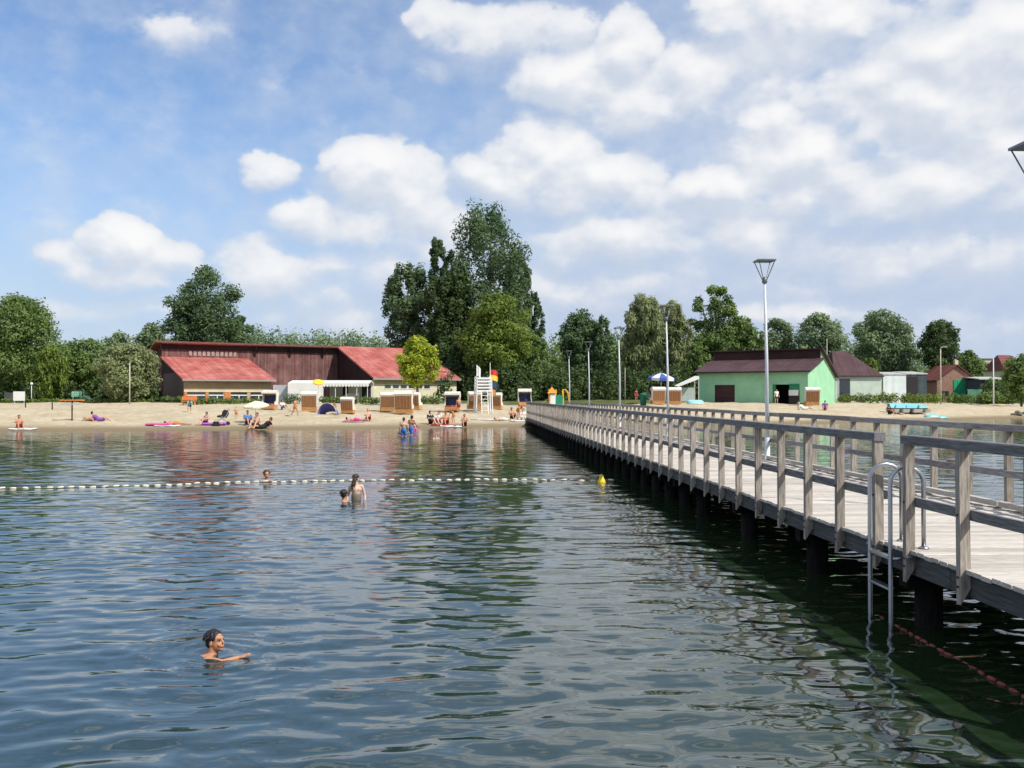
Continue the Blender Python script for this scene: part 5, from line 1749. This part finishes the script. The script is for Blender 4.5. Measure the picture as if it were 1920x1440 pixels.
PEOPLE = [
    (36, 803, 'sit', .6, 'tan', 'brown', 'red', None, 1.0, 'person sitting on a pale towel at the far left water edge'),
    (188, 790, 'recline', 1.9, 'light', 'black', 'purple', 'purple', 1.0, 'person in purple reclining on the left sand'),
    (172, 789, 'lie', 1.2, 'tan', 'blond', 'orange', None, .9, 'person lying beside the one in purple'),
    (355, 773, 'bend', .4, 'light', 'brown', 'navy', 'cyan', .8, 'person in cyan shirt bending over in front of the hall'),
    (330, 797, 'lie', 1.7, 'tan', 'brown', 'orange', None, 1.0, 'person lying by the pink air mattress'),
    (386, 796, 'sit', -.5, 'light', 'brown', 'navy', None, 1.0, 'person sitting left of the black pram'),
    (443, 786, 'stand', .2, 'light', 'blond', 'orange', None, .55, 'small child standing right of the black pram'),
    (465, 797, 'sit', .5, 'tan', 'black', 'navy', 'blue', 1.15, 'person in blue shirt sitting at the left under the cream parasol'),
    (481, 803, 'sit', -.2, 'light', 'brown', 'black', None, 1.2, 'person sitting in the middle under the cream parasol'),
    (492, 804, 'recline', -1.1, 'tan', 'brown', 'black', 'black', 1.1, 'person in black reclining at the right of the cream parasol'),
    (530, 768, 'sit', .9, 'light', 'brown', 'blue', 'white', .95, 'person in white shirt sitting beside the red striped beach chair'),
    (553, 780, 'walk', 1.2, 'tan', 'brown', 'orange', None, .82, 'slim person walking left of the brown beach chair'),
    (626, 772, 'sit', -.7, 'tan', 'black', 'black', None, 1.0, 'person sitting beside the blue beach shelter'),
    (668, 789, 'lie', 1.5, 'light', 'brown', 'pink', None, 1.0, 'person lying in front of the small beach chair'),
    (690, 789, 'sit', .3, 'light', 'blond', 'red', None, 1.05, 'person sitting alone below the left brown beach chair'),
    (757, 818, 'stand', PI, 'light', 'brown', 'blue', None, .95, 'person in blue trunks wading at the left of the pair in the shallows'),
    (771, 816, 'walk', 2.4, 'tan', 'black', 'blue', None, 1.0, 'taller person in blue trunks wading at the right of the pair'),
    (778, 808, 'stand', .4, 'light', 'blond', 'pink', None, .6, 'child standing at the water edge behind the wading pair'),
    (808, 796, 'sit', .8, 'pale', 'black', 'black', 'black', 1.15, 'person in black sitting at the left of the family group'),
    (822, 795, 'sit', -.3, 'light', 'brown', 'red', 'white', 1.1, 'person in white shirt sitting in the family group'),
    (836, 796, 'sit', .2, 'tan', 'brown', 'red', None, 1.1, 'person in red trunks sitting in the family group'),
    (850, 792, 'bend', -.6, 'tan', 'brown', 'orange', None, .75, 'child bending over at the right of the family group'),
    (871, 799, 'sit', .1, 'tan', 'brown', 'black', None, 1.0, 'child sitting at the water edge below the lifeguard tower'),
    (860, 775, 'stand', -.3, 'light', 'brown', 'red', None, .8, 'person standing at the red towelled beach chair'),
    (960, 786, 'sit', .4, 'tan', 'black', 'black', None, 1.05, 'person sitting at the left of the group by the pier end'),
    (972, 783, 'bend', .8, 'tan', 'brown', 'orange', 'orange', .8, 'person in orange bending over by the pier end'),
    (981, 787, 'sit', -.3, 'pale', 'brown', 'white', 'white', 1.0, 'person in white sitting closest to the pier end'),
    (945, 789, 'lie', 1.5, 'pale', 'blond', 'white', None, 1.0, 'person lying left of the group by the pier end'),
    (1193, 752, 'stand', .5, 'light', 'brown', 'red', 'red', .85, 'person in red standing left of the green bin'),
    (1219, 757, 'stand', 1.0, 'tan', 'brown', 'navy', 'navy', 1.0, 'person in navy standing left of the parasol chairs'),
    (1275, 758, 'stand', -.6, 'light', 'brown', 'red', 'pink', .85, 'person in pink standing right of the parasol chairs'),
    (1506, 757, 'stand', .3, 'light', 'blond', 'blue', 'cyan', .95, 'person in cyan standing at the boathouse corner'),
    (1509, 769, 'recline', 1.4, 'pale', 'blond', 'white', 'white', 1.1, 'person in white reclining in front of the boathouse corner'),
    (1547, 769, 'sit', -.4, 'tan', 'black', 'purple', 'purple', 1.05, 'person in purple sitting right of the boathouse chair'),
    (1456, 757, 'stand', .1, 'light', 'brown', 'navy', 'white', .95, 'person in white shirt in the open boathouse door'),
    (1668, 777, 'sit', .4, 'tan', 'black', 'black', 'black', 1.1, 'person in black sitting left of the pedal boats'),
]
for (px, py, pose, rz, sk, hr, sh, st, sc, lb) in PEOPLE:
    p = gpt(px, py)
    z = p.z
    if p.z <= 0.001: z = max(-.55, float(gh(p.x, p.y)))
    person(lb, pose, (p.x, p.y, z - .01), rz, sk, hr, sh, st, sc)


# ---- things lying on the beach
def beach_bits():
    def towel(label, px, py, m, w=1.7, d=.8, rz=0):
        p = gpt(px, py)
        T = thing('towel', label, 'towel', (p.x, p.y, p.z), rz)
        n = 6; V = []; Fc = []
        for i in range(n + 1):
            for k in range(3):
                x, y = (i / n - .5) * w, (k / 2 - .5) * d
                wx = p.x + x * math.cos(rz) - y * math.sin(rz); wy = p.y + x * math.sin(rz) + y * math.cos(rz)
                V.append((x, y, float(gh(wx, wy)) - p.z + .045 + .015 * math.sin(i * 2.3 + k)))
        for i in range(n):
            for k in range(2): Fc.append((i * 3 + k, i * 3 + 3 + k, i * 3 + 4 + k, i * 3 + 1 + k))
        V2 = [(a, b, c - .02) for (a, b, c) in V]
        MB().add(V + V2, Fc + [tuple(len(V) + q for q in reversed(f)) for f in Fc]).build('cloth', m, T, True)
        MB().box(-w / 2, -w / 2 + .08, -d / 2, d / 2, .03, .075).build('fringe', WHITE, T)
    towel('pale towel under the person at the far left water edge', 44, 805, WHITE)
    towel('white towel beside the lying person and pink mattress', 315, 799, WHITE)
    towel('red towel under the family group', 830, 798, CLOTH['red'], 2.0)
    towel('white towel at the right of the family group', 846, 800, WHITE, 1.6)
    towel('pink towel below the small beach chair', 662, 791, CLOTH['pink'])
    towel('pale towel below the lifeguard tower', 905, 787, mat('pale_lilac_cloth', (.62, .56, .62), var=.08), 1.8)
    towel('white towel of the group by the pier end', 975, 790, WHITE, 1.5)

    def mattress(label, px, py, m, rz=0):
        p = gpt(px, py)
        T = thing('air_mattress', label, 'air mattress', (p.x, p.y, p.z + .02), rz)
        for i in range(6):
            MB().capsule((-.75, -.30 + i * .12, .08), (.65, -.30 + i * .12, .08), .075, .075, 8).build('air_tube', m, T, True)
        MB().capsule((.78, -.3, .11), (.78, .3, .11), .1, .1, 8).build('pillow', m, T, True)
    mattress('pink air mattress lying at the left water edge', 297, 798, CLOTH['pink'])
    mattress('purple air mattress below the black pram', 401, 797, mat('violet_vinyl', (.45, .12, .55), var=.08, rough=.4), .1)
    p = gpt(765, 815)
    T = thing('swim_board', 'blue swim board floating between the wading pair', 'swim board', (p.x, p.y, .03), .3)
    MB().prism([(x, y, 0) for (x, y) in [(-.6, -.22), (.45, -.25), (.6, 0), (.45, .25), (-.6, .22)]], (0, 0, .07)).build('board', CLOTH['blue'], T)
    MB().box(-.3, .3, -.03, .03, .072, .085).build('grip_strip', WHITE, T)
    # black pram
    p = gpt(417, 797)
    T = thing('pram', 'black folding pram standing on the sand', 'pram', p, .4)
    BK = CLOTH['black']
    hood = MB(); hood.prism([Vector((x, -.24, z)) for (x, z) in [(-.35, .55), (.25, .50), (.42, .80), (.36, 1.02), (.15, 1.10), (.02, .95), (-.02, .72), (-.32, .68)]], (0, .48, 0)); hood.build('seat_hood', BK, T)
    for s in (-.26, .26):
        MB().tube([(.45, s, 1.12), (.2, s, .62), (-.45, s, .14)], .018, 6).build('frame_tube', GREY_PANEL, T)
        MB().tube([(-.1, s, .62), (.35, s, .14)], .018, 6).build('frame_tube', GREY_PANEL, T)
        for x in (-.45, .36):
            MB().tube([(x, s - .02, .13), (x, s + .02, .13)], .13, 14).build('wheel', BK, T)
    MB().tube([(.45, -.26, 1.12), (.45, .26, 1.12)], .02, 6).build('handle', BK, T)
    # cream parasol
    p = gpt(479, 793)
    parasol('cream beach parasol tilted over the seated group at the left', p, .95, 1.62, [PALE], (.14, -.06), 8, .36, valance=.08)
    # blue shelter
    p = gpt(618, 777)
    T = thing('beach_shelter', 'blue and violet beach shelter lying on the sand', 'shelter', p, -.3)
    SH = mat('violet_blue_nylon', (.13, .13, .42), var=.15, rough=.5)
    V = []; Fc = []
    for i in range(7):
        a = math.pi * i / 6
        for k in range(4):
            t = k / 3
            V.append((.85 * math.cos(a) * (1 - .25 * t), -.5 + 1.0 * t, .95 * math.sin(a) * (1 - .75 * t * t)))
    for i in range(6):
        for k in range(3): Fc.append((i * 4 + k, i * 4 + k + 1, i * 4 + k + 5, i * 4 + k + 4))
    V2 = [(x * .97, y, z * .97) for (x, y, z) in V]
    MB().add(V + V2, Fc + [tuple(len(V) + q for q in reversed(f)) for f in Fc]).build('shell', SH, T, True)
    MB().tube([(.85 * math.cos(math.pi * i / 8), -.5, .95 * math.sin(math.pi * i / 8)) for i in range(9)], .02, 6).build('hoop', WHITE, T, True)
    # dark bags
    for px, py, lb, m in ((405, 799, 'dark bag beside the purple air mattress', CLOTH['black']), (990, 791, 'dark bag beside the pier end', CLOTH['navy']), (838, 789, 'red cool bag behind the family group', CLOTH['red'])):
        p = gpt(px, py)
        T = thing('bag', lb, 'bag', p)
        MB().hexa([(-.25, -.15, 0), (.25, -.15, 0), (.25, .15, 0), (-.25, .15, 0), (-.2, -.08, .3), (.2, -.08, .3), (.2, .08, .3), (-.2, .08, .3)]).build('pouch', m, T)
        MB().tube([(-.12, -.02, .29), (-.08, -.02, .42), (.08, -.02, .42), (.12, -.02, .29)], .015, 6).build('strap', m, T)


beach_bits()


# ---- swimmers close to the camera
def head_shapes(b, c, s=1.0, yaw=0.0, pitch=0.0):
    """head with face looking along -Y before rotation; returns transform"""
    M = Matrix.Translation(Vector(c)) @ Matrix.Rotation(yaw, 4, 'Z') @ Matrix.Rotation(pitch, 4, 'X') @ Matrix.Scale(s, 4)
    t = MB()
    t.ball((0, .012, .03), (.074, .092, .082), 16, 10)       # skull
    t.ball((0, -.018, -.035), (.058, .066, .072), 14, 8)      # face and jaw
    t.ball((0, -.058, -.085), (.026, .022, .02), 8, 6)        # chin
    t.capsule((0, -.082, .012), (0, -.098, -.020), .009, .0125, 8)   # nose
    for x in (-.03, .03):
        t.ball((x, -.062, -.035), (.024, .022, .024), 8, 6)  # cheeks
        t.capsule((x - .014, -.079, .027), (x + .014, -.079, .027), .010, .010, 6)  # brow
    for x in (-1, 1):
        t.ball((x * .076, .008, -.008), (.012, .022, .032), 8, 6)    # ears
        t.ball((x * .080, .012, -.026), (.010, .012, .014), 6, 4)
    t.capsule((-.016, -.080, -.058), (.016, -.080, -.058), .009, .009, 6)   # lips
    b.add([M @ Vector(v) for v in t.v], t.f)
    return M


def face_parts(o, M):
    eye = mat('eye_dark', (.02, .015, .012), var=.1, rough=.2); lip = mat('lip', (.40, .14, .11), var=.1)
    e = MB()
    for x in (-.030, .030): e.ball((x, -.0815, .008), (.010, .006, .0045), 8, 6)
    e.v = [tuple(M @ Vector(v)) for v in e.v]; e.build('eyes', eye, o, True)
    br = MB()
    for x in (-.031, .031): br.capsule((x - .013, -.0885, .028), (x + .013, -.0875, .030), .0025, .0025, 6)
    br.v = [tuple(M @ Vector(v)) for v in br.v]; br.build('eyebrows', HAIR['black'], o, True)
    l = MB(); l.capsule((-.017, -.0885, -.058), (.017, -.0885, -.058), .0045, .0045, 6); l.v = [tuple(M @ Vector(v)) for v in l.v]; l.build('lips', lip, o, True)


def hair_cap(o, M, m, long=0):
    t = MB()
    t.ball((0, .026, .045), (.084, .096, .083), 16, 10)
    t.ball((0, .060, -.010), (.072, .054, .066), 12, 8)
    for x in (-1, 1): t.capsule((x * .068, .0, .045), (x * .070, .012, .012), .016, .010, 8)
    t.ball((0, -.022, .086), (.058, .036, .026), 10, 6)
    hr = random.Random(3)
    for _ in range(120):
        th, u = hr.uniform(0, 6.283), hr.uniform(-.25, 1)
        q = math.sqrt(1 - u * u)
        a = Vector((.082 * q * math.cos(th), .026 + .095 * q * math.sin(th), .045 + .082 * u))
        if a.y < -.04 and a.z < .085: continue
        if a.z < .01 and a.y < .02: continue
        d_ = Vector((a.x * .35, .012 + hr.uniform(-.01, .01), -.02 + hr.uniform(-.012, .01)))
        t.capsule(a, a + d_, .0085, .004, 6)
    if long:
        t.capsule((0, .075, .0), (.01, .105, -.18), .06, .05, 10); t.capsule((.02, .1, -.15), (.03, .115, -.30), .05, .022, 10); t.capsule((-.03, .09, -.05), (-.05, .11, -.24), .04, .015, 8)
    t.v = [tuple(M @ Vector(v)) for v in t.v]
    me = remesh(t, 'hair', m, .0048, 1)
    return link_mesh('hair', me, o)


def hand(b, wrist, d, up, s=1.0, curl=.25):
    """palm, four fingers and a thumb"""
    w = Vector(wrist); d = Vector(d).normalized(); up = Vector(up); side = d.cross(up).normalized(); up = side.cross(d).normalized()
    for q in (-.9, -.3, .3, .9): b.capsule(w, w + d * .075 * s + side * q * .026 * s, .016 * s, .014 * s, 8)
    for i, q in enumerate((-1.5, -.5, .5, 1.5)):
        L = (.058, .072, .068, .052)[i] * s
        a = w + d * .078 * s + side * q * .0185 * s
        m = a + d * L * .55 - up * L * .12 * curl * 4 * .25 + side * q * .003 * s
        e = m + d * L * .5 - up * L * .5 * curl
        b.capsule(a, m, .0088 * s, .0082 * s, 8); b.capsule(m, e, .0082 * s, .007 * s, 8)
    a = w + d * .02 * s + side * .028 * s; m = a + d * .035 * s + side * .028 * s; e = m + d * .032 * s + side * .010 * s
    b.capsule(a, m, .013 * s, .010 * s, 8); b.capsule(m, e, .010 * s, .008 * s, 8)


def swimmers():
    # boy close to the camera, looking to the right, one arm reaching forward at the surface
    p = gpt(403, 1229)
    b = MB()
    M = head_shapes(b, (.005, 0, .132), .88, math.radians(68), math.radians(-8))
    b.capsule((-.025, .006, -.01), (-.012, 0, .09), .052, .042, 12)
    b.capsule((-.03, .13, -.045), (-.03, -.14, -.02), .054, .054, 12)        # shoulders (across the swimming direction)
    b.capsule((-.05, .07, -.05), (-.28, .06, -.10), .085, .075, 12); b.capsule((-.05, -.07, -.05), (-.28, -.06, -.10), .085, .075, 12)
    b.capsule((-.03, .0, -.045), (-.24, .0, -.075), .075, .06, 12)              # back just awash
    b.capsule((-.03, -.15, -.012), (.12, -.20, -.018), .043, .035, 10); b.capsule((.12, -.20, -.018), (.25, -.15, .012), .034, .024, 10)
    hand(b, (.25, -.15, .012), (.9, .3, .32), (0, 0, 1), .78)
    b.capsule((-.03, .15, -.012), (.08, .24, -.10), .043, .035, 10); b.capsule((.08, .24, -.10), (.26, .20, -.16), .034, .024, 10)
    hand(b, (.26, .20, -.16), (1, -.1, -.1), (0, 0, 1), .78)
    me = remesh(b, 'person', SKIN['tan'], .0062, 2)
    o = link_mesh('person', me, None, (p.x, p.y, -.012), (0, 0, .0), (.95, .95, .95)); tag(o, 'dark haired boy swimming to the right, nearest to the camera', 'person')
    face_parts(o, M); hair_cap(o, M, HAIR['black'])
    # boy seen from behind, shoulders out of the water
    p = gpt(645, 941)
    b = MB()
    M = head_shapes(b, (0, 0, .235), .95, math.radians(170), 0)
    b.capsule((0, 0, .03), (0, 0, .18), .055, .048, 10); b.capsule((-.15, 0, .02), (.15, 0, .02), .06, .06, 10); b.capsule((0, 0, -.25), (0, 0, .0), .13, .12, 10)
    for s in (-1, 1): b.capsule((s * .16, 0, .01), (s * .25, -.05, -.14), .046, .038); b.capsule((s * .25, -.05, -.14), (s * .2, .2, -.2), .036, .025)
    o = link_mesh('person', remesh(b, 'person', SKIN['tan'], .009, 2), None, (p.x, p.y, -.06), (0, 0, 0), (.93, .93, .93)); tag(o, 'dark haired boy up to his shoulders in water beside the girl', 'person')
    face_parts(o, M); hair_cap(o, M, HAIR['black'])
    # girl standing waist deep, seen from behind, long hair, arms hanging
    p = gpt(668, 937)
    b = MB()
    M = head_shapes(b, (.0, -.01, .615), .92, math.radians(150), math.radians(8))
    b.capsule((0, 0, .43), (0, 0, .55), .047, .040, 10); b.capsule((-.125, 0, .415), (.125, 0, .415), .05, .05, 10)
    b.capsule((0, 0, .33), (0, 0, .12), .118, .092, 12); b.capsule((-.05, 0, .34), (.05, 0, .34), .095, .095, 12); b.capsule((0, 0, .12), (0, 0, -.35), .092, .125, 12)
    for s in (-1, 1):
        b.capsule((s * .15, 0, .41), (s * .21, .02, .19), .040, .034); b.capsule((s * .21, .02, .19), (s * .23, -.07, .01), .033, .024)
        hand(b, (s * .23, -.07, .01), (s * .1, -.3, -1), (s, 0, 0), .8)
    o = link_mesh('person', remesh(b, 'person', SKIN['pale'], .009, 2), None, (p.x, p.y, -.07), (0, 0, 0), (.88, .88, .88)); tag(o, 'girl with long brown hair standing waist deep in front of the float line', 'person')
    face_parts(o, M); hair_cap(o, M, HAIR['brown'], 1)
    t = MB(); t.capsule((0, 0, .30), (0, 0, -.3), .126, .134, 14)
    top = remesh(t, 'swimsuit', mat('olive_swimsuit', (.16, .13, .09), var=.15), .012, 1); top_o = link_mesh('swimsuit', top, o, (0, -.004, -.13))
    for s in (-1, 1): MB().tube([(s * .05, .11, .16), (s * .06, .09, .33), (s * .065, .0, .468), (s * .06, -.11, .32)], .010, 6).build('shoulder_strap', MATS['olive_swimsuit'], o, True)
    # swimmer behind the float line
    p = gpt(500, 903)
    b = MB()
    M = head_shapes(b, (0, 0, .25), .98, math.radians(20), 0)
    b.capsule((0, 0, .03), (0, 0, .18), .055, .048, 10); b.capsule((-.15, 0, .03), (.15, 0, .03), .06, .06, 10); b.capsule((0, 0, -.25), (0, 0, .0), .13, .12, 10)
    for s in (-1, 1): b.capsule((s * .16, 0, .02), (s * .27, -.08, -.12), .046, .038); b.capsule((s * .27, -.08, -.12), (s * .2, -.3, -.12), .036, .025)
    o = link_mesh('person', remesh(b, 'person', SKIN['tan'], .010, 2), None, (p.x, p.y, -.06)); tag(o, 'swimmer alone behind the float line, head and shoulders out', 'person')
    face_parts(o, M); hair_cap(o, M, HAIR['brown'])
    # swimmer near the beach
    p = gpt(818, 822)
    b = MB()
    M = head_shapes(b, (0, 0, .2), .98, math.radians(-40), 0)
    b.capsule((0, 0, .0), (0, 0, .15), .055, .048, 10); b.capsule((-.15, 0, -.02), (.15, 0, -.02), .06, .06, 10)
    for s in (-1, 1): b.capsule((s * .16, 0, -.02), (s * .27, -.1, -.1), .046, .038)
    o = link_mesh('person', remesh(b, 'person', SKIN['pale'], .012, 2), None, (p.x, p.y, 0)); tag(o, 'fair haired swimmer in the shallows right of the wading pair', 'person')
    face_parts(o, M); hair_cap(o, M, HAIR['blond'])


swimmers()
